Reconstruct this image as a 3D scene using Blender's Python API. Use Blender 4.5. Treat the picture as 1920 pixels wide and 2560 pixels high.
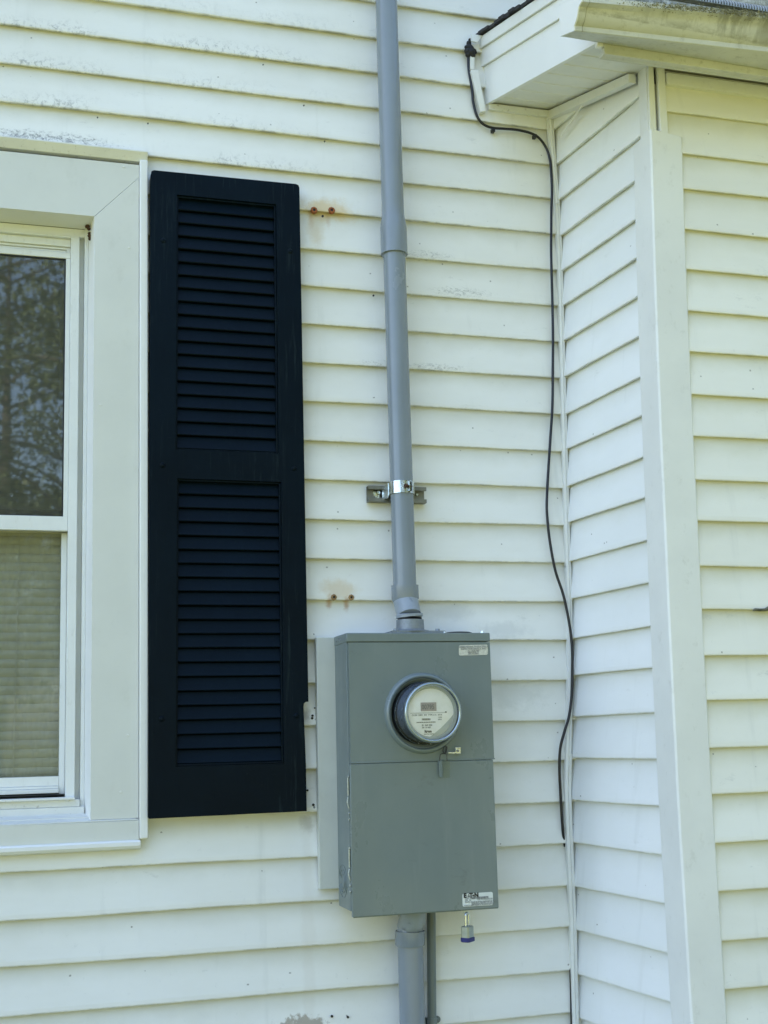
import bpy, math, random
from mathutils import Vector, Matrix
random.seed(7)
C = bpy.context
for o in list(bpy.data.objects): bpy.data.objects.remove(o)
scene = C.scene
Z0 = 3.55                      # height of the measuring datum above the lawn

# ---------------------------------------------------------------- camera
CAM = Vector((0.55176, -3.01084, -1.95155 + Z0))
ROT = Matrix(((0.95895, -0.02673, -0.2823), (-0.28258, -0.17292, -0.94353), (-0.0236, 0.98457, -0.17337)))
FPX = 3143.47
cd = bpy.data.cameras.new('camera'); cam = bpy.data.objects.new('camera', cd)
scene.collection.objects.link(cam)
cam.matrix_world = Matrix.Translation(CAM) @ ROT.to_4x4()
cd.sensor_fit = 'VERTICAL'; cd.sensor_height = 36.0; cd.lens = 36.0 * FPX / 2560.0
cd.clip_start = 0.05; cd.clip_end = 2000
scene.camera = cam
scene.render.resolution_x = 768; scene.render.resolution_y = 1024

# ---------------------------------------------------------------- world and sun
SUN_EL, SUN_AZ = math.radians(54), math.radians(-52)    # sun stands behind the house; the wall is in open shade
world = bpy.data.worlds.new('World'); scene.world = world; world.use_nodes = True
nt = world.node_tree; bg = nt.nodes['Background']
sky = nt.nodes.new('ShaderNodeTexSky'); sky.sky_type = 'NISHITA'; sky.sun_disc = False
sky.sun_elevation = SUN_EL; sky.sun_rotation = SUN_AZ
sky.air_density = 1.0; sky.dust_density = 1.6; sky.ozone_density = 1.2
nt.links.new(sky.outputs[0], bg.inputs[0]); bg.inputs[1].default_value = 0.15
sd = bpy.data.lights.new('sun', 'SUN'); sd.energy = 4.2; sd.angle = math.radians(0.5); sd.color = (1, .95, .86)
sun = bpy.data.objects.new('sun', sd); scene.collection.objects.link(sun)
dirv = Vector((math.sin(SUN_AZ) * math.cos(SUN_EL), math.cos(SUN_AZ) * math.cos(SUN_EL), math.sin(SUN_EL)))
sun.rotation_euler = dirv.to_track_quat('Z', 'Y').to_euler(); sun.location = (3, 5, 12)
vs = scene.view_settings
vs.view_transform = 'Standard'; vs.look = 'None'; vs.gamma = 1; vs.exposure = 2.08
try: vs.use_curve_mapping = False
except Exception: pass

# ---------------------------------------------------------------- measuring helpers
def at(u, v, y):
    """point on the plane Y=y seen at photo pixel (u,v): used to survey positions"""
    d = ROT @ Vector(((u - 960) / FPX, -(v - 1280) / FPX, -1.0))
    t = (y - CAM.y) / d.y
    return CAM + d * t
def P(x, y, z): return Vector((x, y, z + Z0))

# ---------------------------------------------------------------- mesh builder
class MB:
    def __init__(s): s.v = []; s.f = []; s.uv = []
    def quad(s, a, b, c, d, uv=None):
        n = len(s.v); s.v += [Vector(a), Vector(b), Vector(c), Vector(d)]; s.f.append((n, n+1, n+2, n+3)); s.uv.append(uv)
    def face(s, pts):
        n = len(s.v); s.v += [Vector(p) for p in pts]; s.f.append(tuple(range(n, n+len(pts)))); s.uv.append(None)
    def box(s, x0, x1, y0, y1, z0, z1):
        if x0 > x1: x0, x1 = x1, x0
        if y0 > y1: y0, y1 = y1, y0
        if z0 > z1: z0, z1 = z1, z0
        n = len(s.v)
        for z in (z0, z1):
            for x, y in ((x0, y0), (x1, y0), (x1, y1), (x0, y1)): s.v.append(Vector((x, y, z)))
        for f in ((0,3,2,1),(4,5,6,7),(0,1,5,4),(1,2,6,5),(2,3,7,6),(3,0,4,7)):
            s.f.append(tuple(n+i for i in f)); s.uv.append(None)
    def hexa(s, b, t):
        """solid between two quads (4 points each, same order)"""
        n = len(s.v); s.v += [Vector(p) for p in b] + [Vector(p) for p in t]
        for f in ((0,3,2,1),(4,5,6,7),(0,1,5,4),(1,2,6,5),(2,3,7,6),(3,0,4,7)):
            s.f.append(tuple(n+i for i in f)); s.uv.append(None)
    def prism(s, poly, vec, holes=False):
        """closed polygon (list of points) extruded by vec"""
        vec = Vector(vec); n = len(s.v); m = len(poly)
        s.v += [Vector(p) for p in poly] + [Vector(p) + vec for p in poly]
        s.f.append(tuple(range(n, n+m))); s.uv.append(None)
        s.f.append(tuple(range(n+2*m-1, n+m-1, -1))); s.uv.append(None)
        for i in range(m):
            j = (i+1) % m; s.f.append((n+i, n+m+i, n+m+j, n+j)); s.uv.append(None)
    def loft(s, rings, closed=True, caps=True):
        n = len(s.v); m = len(rings[0])
        for r in rings: s.v += [Vector(p) for p in r]
        for k in range(len(rings)-1):
            for i in range(m if closed else m-1):
                j = (i+1) % m
                s.f.append((n+k*m+i, n+k*m+j, n+(k+1)*m+j, n+(k+1)*m+i)); s.uv.append(None)
        if caps and closed:
            s.f.append(tuple(n+i for i in reversed(range(m)))); s.uv.append(None)
            s.f.append(tuple(n+(len(rings)-1)*m+i for i in range(m))); s.uv.append(None)
    def tube(s, pts, r, seg=12, caps=True):
        pts = [Vector(p) for p in pts]; rings = []
        rr = r if isinstance(r, (list, tuple)) else [r]*len(pts)
        prev = None
        for i, p in enumerate(pts):
            a = pts[max(i-1, 0)]; b = pts[min(i+1, len(pts)-1)]
            t = (b-a)
            if t.length < 1e-9: t = prev_t
            t = t.normalized(); prev_t = t
            if prev is None:
                ref = Vector((0, 0, 1)) if abs(t.z) < .9 else Vector((1, 0, 0))
                u = t.cross(ref).normalized()
            else:
                u = (prev - t*prev.dot(t)).normalized()
            prev = u; w = t.cross(u)
            rings.append([p + (u*math.cos(2*math.pi*k/seg) + w*math.sin(2*math.pi*k/seg))*rr[i] for k in range(seg)])
        s.loft(rings, True, caps)
    def lathe(s, c, axis, prof, seg=40, caps=False):
        """prof: list of (radius, distance along axis)"""
        axis = Vector(axis).normalized(); ref = Vector((0, 0, 1)) if abs(axis.z) < .9 else Vector((1, 0, 0))
        u = axis.cross(ref).normalized(); w = axis.cross(u); c = Vector(c)
        s.loft([[c + axis*h + (u*math.cos(2*math.pi*k/seg)+w*math.sin(2*math.pi*k/seg))*r for k in range(seg)] for r, h in prof], True, caps)
    def build(s, name, mat, parent=None, bevel=0, smooth=None, label=None, segs=2):
        root = parent
        off = Vector((0, 0, 0))
        q = parent
        while q is not None: off += q.location; q = q.parent
        if parent is None:
            xs = [v.x for v in s.v]; ys = [v.y for v in s.v]; zs = [v.z for v in s.v]
            off = Vector(((min(xs)+max(xs))/2, (min(ys)+max(ys))/2, min(zs)))
        me = bpy.data.meshes.new(name)
        me.from_pydata([tuple(v - off) for v in s.v], [], s.f)
        if any(u is not None for u in s.uv):
            ul = me.uv_layers.new(name='UVMap')
            for p, u in zip(me.polygons, s.uv):
                if u is None: continue
                for li, c in zip(p.loop_indices, u): ul.data[li].uv = c
        me.materials.append(mat)
        o = bpy.data.objects.new(name, me); scene.collection.objects.link(o)
        if parent is not None: o.parent = parent
        else: o.location = off
        if smooth is not None:
            for p in me.polygons: p.use_smooth = True
            me.set_sharp_from_angle(angle=math.radians(smooth))
        if bevel:
            b = o.modifiers.new('bevel', 'BEVEL'); b.width = bevel; b.segments = segs; b.limit_method = 'ANGLE'; b.angle_limit = math.radians(35)
            b.harden_normals = False
            for p in me.polygons: p.use_smooth = True
            me.set_sharp_from_angle(angle=math.radians(30))
        if label: o['label'] = label
        return o
def thing(name, loc, label, cat, group=None):
    o = bpy.data.objects.new(name, None); scene.collection.objects.link(o); o.location = loc
    o.empty_display_size = .05
    o['label'] = label; o['category'] = cat
    if group: o['group'] = group
    return o
def tag(o, label, cat, group=None):
    o['label'] = label; o['category'] = cat
    if group: o['group'] = group
    return o
def text_into(mb, txt, size, origin, right, up, bold=0, align='LEFT', xs=1.0):
    cu = bpy.data.curves.new('t', 'FONT'); cu.body = txt; cu.size = size; cu.offset = bold; cu.align_x = align
    cu.resolution_u = 3
    ob = bpy.data.objects.new('t', cu); scene.collection.objects.link(ob)
    dg = C.evaluated_depsgraph_get(); me = bpy.data.meshes.new_from_object(ob.evaluated_get(dg))
    right = Vector(right).normalized(); up = Vector(up).normalized(); origin = Vector(origin)
    n = len(mb.v)
    for v in me.vertices: mb.v.append(origin + right*v.co.x*xs + up*v.co.y)
    for p in me.polygons: mb.f.append(tuple(n+i for i in p.vertices)); mb.uv.append(None)
    bpy.data.objects.remove(ob); bpy.data.curves.remove(cu); bpy.data.meshes.remove(me)

# ---------------------------------------------------------------- materials
class N:
    def __init__(s, name):
        s.m = bpy.data.materials.new(name); s.m.use_nodes = True; s.t = s.m.node_tree
        s.b = s.t.nodes['Principled BSDF']; s.out = s.t.nodes['Material Output']
    def new(s, t, **k):
        n = s.t.nodes.new(t)
        for a, b in k.items(): setattr(n, a, b)
        return n
    def link(s, a, b): s.t.links.new(a, b)
    def val(s, sock, v):
        if hasattr(v, 'is_output') or isinstance(v, bpy.types.NodeSocket): s.link(v, sock)
        else: sock.default_value = v
    def math(s, op, a, b=None, clamp=False):
        n = s.new('ShaderNodeMath', operation=op, use_clamp=clamp); s.val(n.inputs[0], a)
        if b is not None: s.val(n.inputs[1], b)
        return n.outputs[0]
    def pos(s): return s.new('ShaderNodeNewGeometry').outputs['Position']
    def xyz(s, vec):
        n = s.new('ShaderNodeSeparateXYZ'); s.link(vec, n.inputs[0]); return n.outputs
    def scale(s, vec, sc, off=(0, 0, 0)):
        n = s.new('ShaderNodeMapping'); s.link(vec, n.inputs[0]); n.inputs['Scale'].default_value = sc; n.inputs['Location'].default_value = off
        return n.outputs[0]
    def noise(s, vec, sc=1, det=4, rough=.55, dist=0):
        n = s.new('ShaderNodeTexNoise'); s.link(vec, n.inputs['Vector']); n.inputs['Scale'].default_value = sc
        n.inputs['Detail'].default_value = det; n.inputs['Roughness'].default_value = rough; n.inputs['Distortion'].default_value = dist
        return n.outputs['Fac']
    def step(s, x, a, b, c=0, d=1):
        n = s.new('ShaderNodeMapRange', interpolation_type='SMOOTHSTEP'); s.val(n.inputs[0], x)
        for i, q in enumerate((a, b, c, d)): n.inputs[i+1].default_value = q
        return n.outputs[0]
    def mix(s, f, a, b):
        n = s.new('ShaderNodeMix', data_type='RGBA'); s.val(n.inputs[0], f); s.val(n.inputs[6], a); s.val(n.inputs[7], b); return n.outputs[2]
    def bump(s, h, strength=.3, dist=.001):
        n = s.new('ShaderNodeBump'); n.inputs['Strength'].default_value = strength; n.inputs['Distance'].default_value = dist
        s.link(h, n.inputs['Height']); s.link(n.outputs[0], s.b.inputs['Normal']); return n
def c4(r, g, b): return (r, g, b, 1)

def simple(name, col, rough=.5, metal=0, var=.08, vsc=12, bump=0, bsc=300, spec=.5, dirt=0, dsc=(20, 20, 20), dcol=(.1, .1, .08)):
    n = N(name); p = n.pos()
    f = n.noise(p, vsc, 5, .6)
    a = c4(*[c*(1-var) for c in col]); b = c4(*[min(1, c*(1+var)) for c in col])
    colr = n.mix(n.step(f, .3, .7), a, b)
    if dirt:
        g = n.noise(n.scale(p, dsc), 1, 8, .7)
        colr = n.mix(n.math('MULTIPLY', n.step(g, .56, .74), dirt), colr, c4(*dcol))
    n.link(colr, n.b.inputs['Base Color'])
    n.b.inputs['Roughness'].default_value = rough; n.b.inputs['Metallic'].default_value = metal
    n.b.inputs['Specular IOR Level'].default_value = spec
    r = n.step(n.noise(p, vsc*2.3, 4, .6), .25, .75, max(0, rough-.06), min(1, rough+.08)); n.link(r, n.b.inputs['Roughness'])
    if bump: n.bump(n.noise(p, bsc, 3, .6), bump, .0006)
    return n.m

WHITE = (.74, .745, .70)
def siding_mat(name, mildew=0.0, stains=(), dirt_and_shade=.5, base=((.755, .755, .705), (.82, .825, .79)), lap_shade_c=(.54, .54, .45)):
    """aged white siding: painted shade under each lap, mildew along the drip edges, specks; UV.x = metres along, UV.y = course + height in course"""
    n = N(name); p = n.pos()
    uvn = n.new('ShaderNodeUVMap', uv_map='UVMap').outputs[0]; u = n.xyz(uvn)
    fr = n.math('FRACT', u[1]); xy = n.xyz(p)
    big = n.noise(n.scale(p, (1.6, 1.6, 4)), 1, 5, .6)
    col = n.mix(n.step(big, .3, .72), c4(*base[0]), c4(*base[1]))
    # shade and bounce under the lap above, painted as a darker yellowish band
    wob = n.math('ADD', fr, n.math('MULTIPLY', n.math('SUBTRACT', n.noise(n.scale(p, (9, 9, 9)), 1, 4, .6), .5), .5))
    lap_shade = n.step(wob, .45, 1.05)
    col = n.mix(n.math('MULTIPLY', lap_shade, .65*dirt_and_shade), col, c4(*lap_shade_c))
    # vertical run marks
    st = n.noise(n.scale(p, (26, 26, 1.1)), 1, 3, .5)
    col = n.mix(n.math('MULTIPLY', n.step(st, .60, .80), .34*dirt_and_shade), col, c4(.48, .49, .45))
    # fine grime
    g = n.noise(n.scale(p, (60, 60, 60)), 1, 6, .7)
    col = n.mix(n.math('MULTIPLY', n.step(g, .60, .80), .32*dirt_and_shade), col, c4(.43, .44, .42))
    # small specks
    v = n.new('ShaderNodeTexVoronoi'); v.inputs['Scale'].default_value = 1; n.link(n.scale(p, (30, 30, 34)), v.inputs['Vector'])
    sel = n.xyz(v.outputs['Color'])
    dd = n.math('ADD', v.outputs['Distance'], n.math('MULTIPLY', n.math('SUBTRACT', n.noise(p, 420, 2, .5), .5), .12))
    spk = n.math('MULTIPLY', n.step(dd, .095, .04), n.step(sel[0], .83, .835))
    col = n.mix(n.math('MULTIPLY', spk, .75), col, c4(.16, .15, .12))
    # larger soft scuffs
    v2 = n.noise(n.scale(p, (9, 9, 22), (3, 1, 7)), 1, 8, .75)
    col = n.mix(n.math('MULTIPLY', n.step(v2, .61, .71), .38*dirt_and_shade), col, c4(.42, .43, .40))
    # grime line right at the drip edge
    eg = n.math('MULTIPLY', n.step(fr, .05, .0), n.step(n.noise(n.scale(p, (14, 14, 3)), 1, 5, .65), .42, .62))
    col = n.mix(n.math('MULTIPLY', eg, .30+.3*mildew), col, c4(.27, .27, .24))
    if mildew:
        region = n.math('MULTIPLY', n.step(xy[2], Z0-.85, Z0-.35), n.step(xy[0], 1.6, 1.0))
        low = n.step(fr, .50, .02)
        patch = n.step(n.noise(n.scale(p, (3.2, 3.2, 5), (1.7, 0, .6)), 1, 4, .6), .42, .62)
        fine = n.step(n.noise(n.scale(p, (75, 75, 60)), 1, 7, .78, .6), .48, .62)
        m = n.math('MULTIPLY', n.math('MULTIPLY', region, low), n.math('MULTIPLY', patch, fine))
        col = n.mix(n.math('MULTIPLY', m, .6*mildew, True), col, c4(.17, .18, .17))
    for (sx, sz, rx, rz, amt, cc, thr, fsc) in stains:
        dx = n.math('DIVIDE', n.math('SUBTRACT', xy[0], sx), rx); dz = n.math('DIVIDE', n.math('SUBTRACT', xy[2], sz+Z0), rz)
        d2 = n.math('SQRT', n.math('ADD', n.math('MULTIPLY', dx, dx), n.math('MULTIPLY', dz, dz)))
        nn = n.noise(n.scale(p, (fsc, fsc, fsc)), 1, 6, .7)
        e = n.math('ADD', d2, n.math('MULTIPLY', n.math('SUBTRACT', nn, .5), 1.6))
        f = n.step(e, 1.0, thr)
        if fsc > 100:
            f = n.math('MULTIPLY', f, n.step(n.noise(n.scale(p, (fsc*.45, fsc, fsc*.8), (sx, 0, sz)), 1, 7, .85, .8), .47, .60))
        col = n.mix(n.math('MULTIPLY', f, amt), col, c4(*cc))
    n.link(col, n.b.inputs['Base Color'])
    n.link(n.step(n.noise(p, 8, 4, .6), .2, .8, .42, .60), n.b.inputs['Roughness'])
    n.b.inputs['Specular IOR Level'].default_value = .35
    grain = n.math('ADD', n.noise(n.scale(p, (40, 40, 420)), 1, 3, .6), n.math('MULTIPLY', n.noise(p, 700, 2, .5), .5))
    n.bump(grain, .22, .0006)
    return n.m

RUST = (.42, .20, .05)
main_stains = [
    (1.31, -.603, .105, .042, .60, (.60, .42, .13), .15, 22),
    (1.272, -.635, .013, .036, .32, (.45, .24, .07), .2, 40),
    (1.318, -.632, .010, .026, .25, (.45, .24, .07), .2, 40),
    (1.304, -1.628, .012, .022, .65, (.38, .20, .07), .2, 60),
    (1.347, -1.632, .011, .026, .65, (.38, .20, .07), .2, 60),
    (1.285, -.665, .030, .070, .40, (.55, .42, .18), .2, 18),
    (1.328, -1.600, .060, .034, .45, (.55, .40, .18), .2, 22),
    (1.68, -.80, .10, .018, .60, (.16, .17, .16), .3, 170),
    (1.585, -.705, .085, .016, .55, (.17, .18, .17), .3, 180),
    (1.60, -1.012, .11, .014, .55, (.18, .19, .18), .3, 170),
    (1.46, -1.012, .09, .012, .40, (.18, .19, .18), .3, 170),
    (.63, -.488, .20, .024, .85, (.12, .125, .12), .3, 120),
    (1.242, -2.16, .024, .030, .45, (.30, .28, .23), .2, 60),
    (1.236, -1.905, .022, .024, .55, (.22, .20, .17), .2, 70),
    (1.78, -1.86, .12, .05, .28, (.40, .42, .38), .25, 45),
    (1.76, -1.70, .10, .03, .25, (.38, .40, .38), .25, 45),
    (1.62, -1.65, .08, .03, .22, (.38, .40, .40), .25, 45),
    (1.22, -2.63, .085, .042, .80, (.30, .26, .20), .75, 48),
    (1.62, -2.37, .13, .016, .20, (.45, .40, .34), .25, 40),
    (1.24, -2.60, .02, 1.0, .12, (.50, .44, .34), .4, 10),
]
M = {}
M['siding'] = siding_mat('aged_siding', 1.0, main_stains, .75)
M['siding_side_skylit'] = siding_mat('aged_siding_side_skylit', 0, [], .45, ((.77, .79, .775), (.83, .845, .84)), (.60, .61, .53))  # same paint as the main wall, whitened and blued to paint in sky light
M['siding_front_bounce'] = siding_mat('aged_siding_front_bounce', 0, [], .9, ((.75, .745, .665), (.81, .81, .745)), (.56, .55, .40))  # same paint again, yellowed to paint in the warm bounce light
M['trim'] = simple('trim_white', (.74, .75, .72), .42, var=.035, vsc=5, bump=.06, bsc=260, spec=.35, dirt=.25, dsc=(30, 30, 22), dcol=(.38, .38, .32))
M['trim_clean'] = simple('trim_clean', (.78, .79, .77), .38, var=.02, vsc=5, spec=.4, dirt=.12, dsc=(24, 24, 16), dcol=(.42, .43, .38))
M['trim_dirty'] = simple('trim_dirty', (.72, .73, .69), .5, var=.05, vsc=9, bump=.08, bsc=200, dirt=.75, dsc=(70, 70, 60), dcol=(.22, .19, .15))
M['casing'] = simple('casing_paint', (.65, .665, .625), .45, var=.03, vsc=4, bump=.05, bsc=300, spec=.35, dirt=.15, dsc=(20, 20, 14), dcol=(.40, .41, .36))
M['board'] = simple('board_paint', (.54, .56, .51), .5, var=.05, vsc=7, bump=.1, bsc=220, dirt=.2, dsc=(18, 18, 12), dcol=(.32, .33, .28))
M['frame_vinyl'] = simple('frame_vinyl', (.74, .76, .74), .36, var=.03, vsc=8, spec=.4, dirt=.3, dsc=(60, 60, 20), dcol=(.33, .31, .26))
M['soffit'] = simple('soffit_panel', (.74, .745, .69), .5, var=.05, vsc=6, dirt=.35, dsc=(9, 9, 9), dcol=(.45, .43, .34))
M['pvc'] = simple('grey_pvc', (.21, .245, .28), .20, var=.04, vsc=6, spec=.55, dirt=.15, dsc=(30, 30, 8), dcol=(.11, .13, .15))
M['pvc_scuffed'] = simple('grey_pvc_scuffed', (.27, .31, .35), .34, var=.06, vsc=20, spec=.5, dirt=.6, dsc=(60, 60, 30), dcol=(.10, .12, .14))
M['steel_paint'] = simple('grey_enamel', (.155, .192, .188), .36, var=.035, vsc=4, spec=.45, bump=.05, bsc=500, dirt=.12, dsc=(14, 14, 9), dcol=(.19, .21, .20))
def box_mat():
    n = N('grey_enamel'); p = n.pos()
    col = n.mix(n.step(n.noise(n.scale(p, (5, 5, 3)), 1, 5, .6), .3, .7), c4(.146, .184, .182), c4(.172, .208, .200))
    st = n.noise(n.scale(p, (42, 42, 3)), 1, 5, .6)
    col = n.mix(n.math('MULTIPLY', n.step(st, .56, .74), .30), col, c4(.215, .245, .235))
    d = n.noise(n.scale(p, (16, 16, 20), (4, 2, 9)), 1, 8, .72)
    col = n.mix(n.math('MULTIPLY', n.step(d, .58, .68), .30), col, c4(.10, .115, .115))
    f = n.noise(n.scale(p, (160, 160, 160)), 1, 5, .7)
    col = n.mix(n.math('MULTIPLY', n.step(f, .62, .74), .35), col, c4(.25, .27, .25))
    n.link(col, n.b.inputs['Base Color']); n.b.inputs['Specular IOR Level'].default_value = .5
    n.link(n.step(n.noise(n.scale(p, (7, 7, 4)), 1, 6, .65), .3, .7, .26, .46), n.b.inputs['Roughness'])
    h = n.math('ADD', n.math('MULTIPLY', n.noise(n.scale(p, (6, 6, 5)), 1, 2, .5), 3.0), n.math('MULTIPLY', n.noise(p, 500, 2, .5), .04))
    n.bump(h, .35, .0018)
    return n.m
M['steel_paint'] = box_mat()
M['steel_ring'] = simple('grey_enamel_ring', (.16, .20, .205), .22, var=.03, vsc=8, spec=.7)
M['zinc'] = simple('zinc_plated', (.62, .66, .66), .22, metal=1, var=.15, vsc=60)
M['hinge'] = simple('dull_zinc', (.42, .46, .46), .35, metal=.9, var=.25, vsc=150)
M['galv'] = simple('strut_metal', (.22, .22, .19), .48, metal=.75, var=.15, vsc=40, dirt=.3, dsc=(80, 80, 80))
M['cast'] = simple('cast_zinc', (.24, .27, .30), .5, metal=.5, var=.12, vsc=80, bump=.3, bsc=400)
M['black'] = simple('black_rubber', (.010, .011, .013), .45, var=.2)
M['cable'] = simple('cable_jacket', (.007, .007, .011), .33, var=.1, spec=.5)
M['tar'] = simple('roof_cement', (.012, .012, .013), .6, var=.3, bump=.8, bsc=90)
M['dark'] = simple('dark_gap', (.02, .02, .02), .9)
M['rust'] = simple('rust', (.30, .095, .03), .8, var=.35, vsc=180, bump=.6, bsc=400, dirt=.5, dsc=(200, 200, 200), dcol=(.06, .03, .02))
M['tan_plug'] = simple('rusty_plug', (.32, .20, .09), .8, var=.35, vsc=150, bump=.5, bsc=400, dirt=.6, dsc=(160, 160, 160), dcol=(.10, .05, .02))
M['room'] = simple('room_paint', (.35, .34, .30), .9)
M['blind'] = simple('blind_slat', (.60, .60, .52), .5, var=.05, vsc=4)
M['sticker'] = simple('sticker_foil', (.62, .63, .60), .32, metal=.35, var=.14, vsc=160, dirt=.4, dsc=(90, 90, 90), dcol=(.42, .40, .38))
M['sticker_white'] = simple('sticker_paper', (.66, .69, .65), .45, var=.05, vsc=60)
M['ink'] = simple('black_ink', (.02, .02, .02), .5)
M['ink_grey'] = simple('grey_ink', (.20, .21, .21), .5)
M['lock_body'] = simple('laminated_steel', (.44, .48, .44), .34, metal=.85, var=.1, vsc=40)
M['lock_blue'] = simple('blue_bumper', (.006, .010, .13), .4, var=.1)
M['lock_ink'] = simple('pale_blue_ink', (.30, .36, .55), .5)
M['shingle'] = simple('shingle', (.03, .03, .032), .95, var=.4, vsc=120, bump=.8, bsc=200)
M['wood'] = simple('grey_twig', (.10, .095, .06), .8, var=.5, vsc=60, bump=.8, bsc=120)
M['face'] = simple('meter_face', (.97, .975, .96), .35, var=.04, vsc=40)
M['face_reflection'] = simple('meter_face_reflection', (.52, .56, .55), .4, var=.06, vsc=50)
M['glare_ring'] = simple('meter_glare_ring', (.52, .57, .57), .3, var=.05, vsc=30)
M['lcd'] = simple('lcd', (.47, .42, .41), .3, var=.05, vsc=60)
M['meter_base'] = simple('meter_base', (.12, .145, .18), .25, var=.1)
M['ring'] = simple('meter_ring', (.34, .40, .44), .15, metal=.7, var=.05)
M['nest'] = simple('insect_nest', (.06, .03, .015), .9, var=.5, vsc=200, bump=.8, bsc=300)
M['guard'] = simple('gutter_guard', (.32, .34, .33), .4, metal=.5, var=.1, vsc=50, dirt=.4, dsc=(50, 50, 50))
M['roofwhite'] = simple('flashing', (.7, .72, .7), .4)
M['leafy'] = simple('lichen', (.24, .23, .13), .95, var=.5, vsc=140, bump=.9, bsc=250)

def shutter_mat(wr=1.0):
    n = N('navy_shutter_paint'); p = n.pos()
    g = n.noise(n.scale(p, (110, 110, 7)), 1, 6, .7, .3)
    gh = n.noise(n.scale(p, (9, 170, 170)), 1, 5, .7, .3)
    col = n.mix(n.step(n.noise(p, 5, 4, .6), .3, .7), c4(.0009, .0048, .0092), c4(.0015, .0068, .0130))
    wear = n.math('MULTIPLY', n.step(g, .52, .70), n.step(n.noise(n.scale(p, (7, 7, 3)), 1, 4, .6), .42, .62))
    col = n.mix(n.math('MULTIPLY', wear, .7*wr), col, c4(.016, .028, .032))
    v = n.noise(n.scale(p, (60, 60, 160)), 1, 5, .8)
    col = n.mix(n.math('MULTIPLY', n.step(v, .62, .76), .6), col, c4(.020, .027, .036))
    n.link(col, n.b.inputs['Base Color']); n.b.inputs['Roughness'].default_value = .46
    n.b.inputs['Specular IOR Level'].default_value = .09
    n.bump(n.math('ADD', g, n.math('MULTIPLY', gh, .3)), .5, .0009)
    return n.m
M['shutter'] = shutter_mat(); M['louvre'] = shutter_mat(.12)

def gutter_mat():
    n = N('gutter_paint'); p = n.pos(); xy = n.xyz(p)
    col = n.mix(n.step(n.noise(p, 6, 5, .6), .3, .7), c4(.53, .54, .48), c4(.62, .625, .56))
    hz = xy[2]
    # grime creeping down from the lip and sitting above the lower fold
    top = n.math('MULTIPLY', n.step(hz, Z0-.362, Z0-.335), n.step(n.noise(n.scale(p, (60, 60, 60)), 1, 8, .75), .36, .62))
    low = n.math('MULTIPLY', n.math('MULTIPLY', n.step(hz, Z0-.366, Z0-.384), n.step(hz, Z0-.3875, Z0-.385)), n.step(n.noise(n.scale(p, (28, 28, 60)), 1, 8, .75), .36, .62))
    run = n.math('MULTIPLY', n.step(xy[0], 1.84, 1.96), n.step(n.noise(n.scale(p, (26, 8, 3)), 1, 5, .65), .44, .60))
    runf = n.math('MULTIPLY', n.math('MULTIPLY', run, n.step(hz, Z0-.39, Z0-.355, .7, 1)), n.step(hz, Z0-.3895, Z0-.387))
    col = n.mix(n.math('MULTIPLY', top, .85), col, c4(.12, .12, .075))
    col = n.mix(n.math('MULTIPLY', low, .55), col, c4(.22, .22, .14))
    col = n.mix(n.math('MULTIPLY', runf, .6), col, c4(.17, .17, .12))
    dk = n.noise(n.scale(p, (45, 45, 45)), 1, 8, .75)
    col = n.mix(n.math('MULTIPLY', n.step(dk, .50, .72), .5), col, c4(.25, .25, .18))
    n.link(col, n.b.inputs['Base Color']); n.b.inputs['Roughness'].default_value = .5
    n.bump(n.noise(p, 300, 4, .6), .12, .0006)
    return n.m
M['gutter'] = gutter_mat()

def glass_mat(name, tint, refl, wav=0, streak=False):
    n = N(name); n.t.nodes.remove(n.b)
    tr = n.new('ShaderNodeBsdfTransparent'); tr.inputs[0].default_value = c4(*tint)
    gl = n.new('ShaderNodeBsdfGlossy'); gl.inputs['Roughness'].default_value = .022; gl.inputs[0].default_value = c4(1, 1, 1)
    fr = n.new('ShaderNodeFresnel'); fr.inputs['IOR'].default_value = 1.5
    f = n.math('MULTIPLY', fr.outputs[0], refl, True)
    mx = n.new('ShaderNodeMixShader'); n.link(f, mx.inputs[0]); n.link(tr.outputs[0], mx.inputs[1]); n.link(gl.outputs[0], mx.inputs[2])
    last = mx.outputs[0]
    p = n.pos()
    # dusty film on the pane
    df = n.new('ShaderNodeBsdfDiffuse'); df.inputs[0].default_value = c4(.42, .43, .36)
    g = n.noise(n.scale(p, (35, 35, 12)), 1, 6, .7)
    fa = n.math('ADD', n.math('MULTIPLY', n.step(g, .45, .8), .14 if streak else .05), .03 if streak else .10)
    m2 = n.new('ShaderNodeMixShader'); n.link(fa, m2.inputs[0]); n.link(last, m2.inputs[1]); n.link(df.outputs[0], m2.inputs[2]); last = m2.outputs[0]
    if wav:
        b = n.new('ShaderNodeBump'); b.inputs['Strength'].default_value = wav; b.inputs['Distance'].default_value = .002
        n.link(n.noise(n.scale(p, (4, 4, 5)), 1, 2, .5), b.inputs['Height']); n.link(b.outputs[0], gl.inputs['Normal'])
    n.link(last, n.out.inputs[0]); return n.m
M['glass_up'] = glass_mat('storm_glass', (.50, .52, .48), 2.0, .05)
M['glass_low'] = glass_mat('sash_glass', (.84, .85, .82), .4, .05, True)
def cover_mat():
    n = N('meter_cover_glass'); b = n.b
    b.inputs['Base Color'].default_value = c4(.92, .95, .95); b.inputs['Transmission Weight'].default_value = 1
    b.inputs['Roughness'].default_value = .03; b.inputs['IOR'].default_value = 1.35
    return n.m
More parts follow.
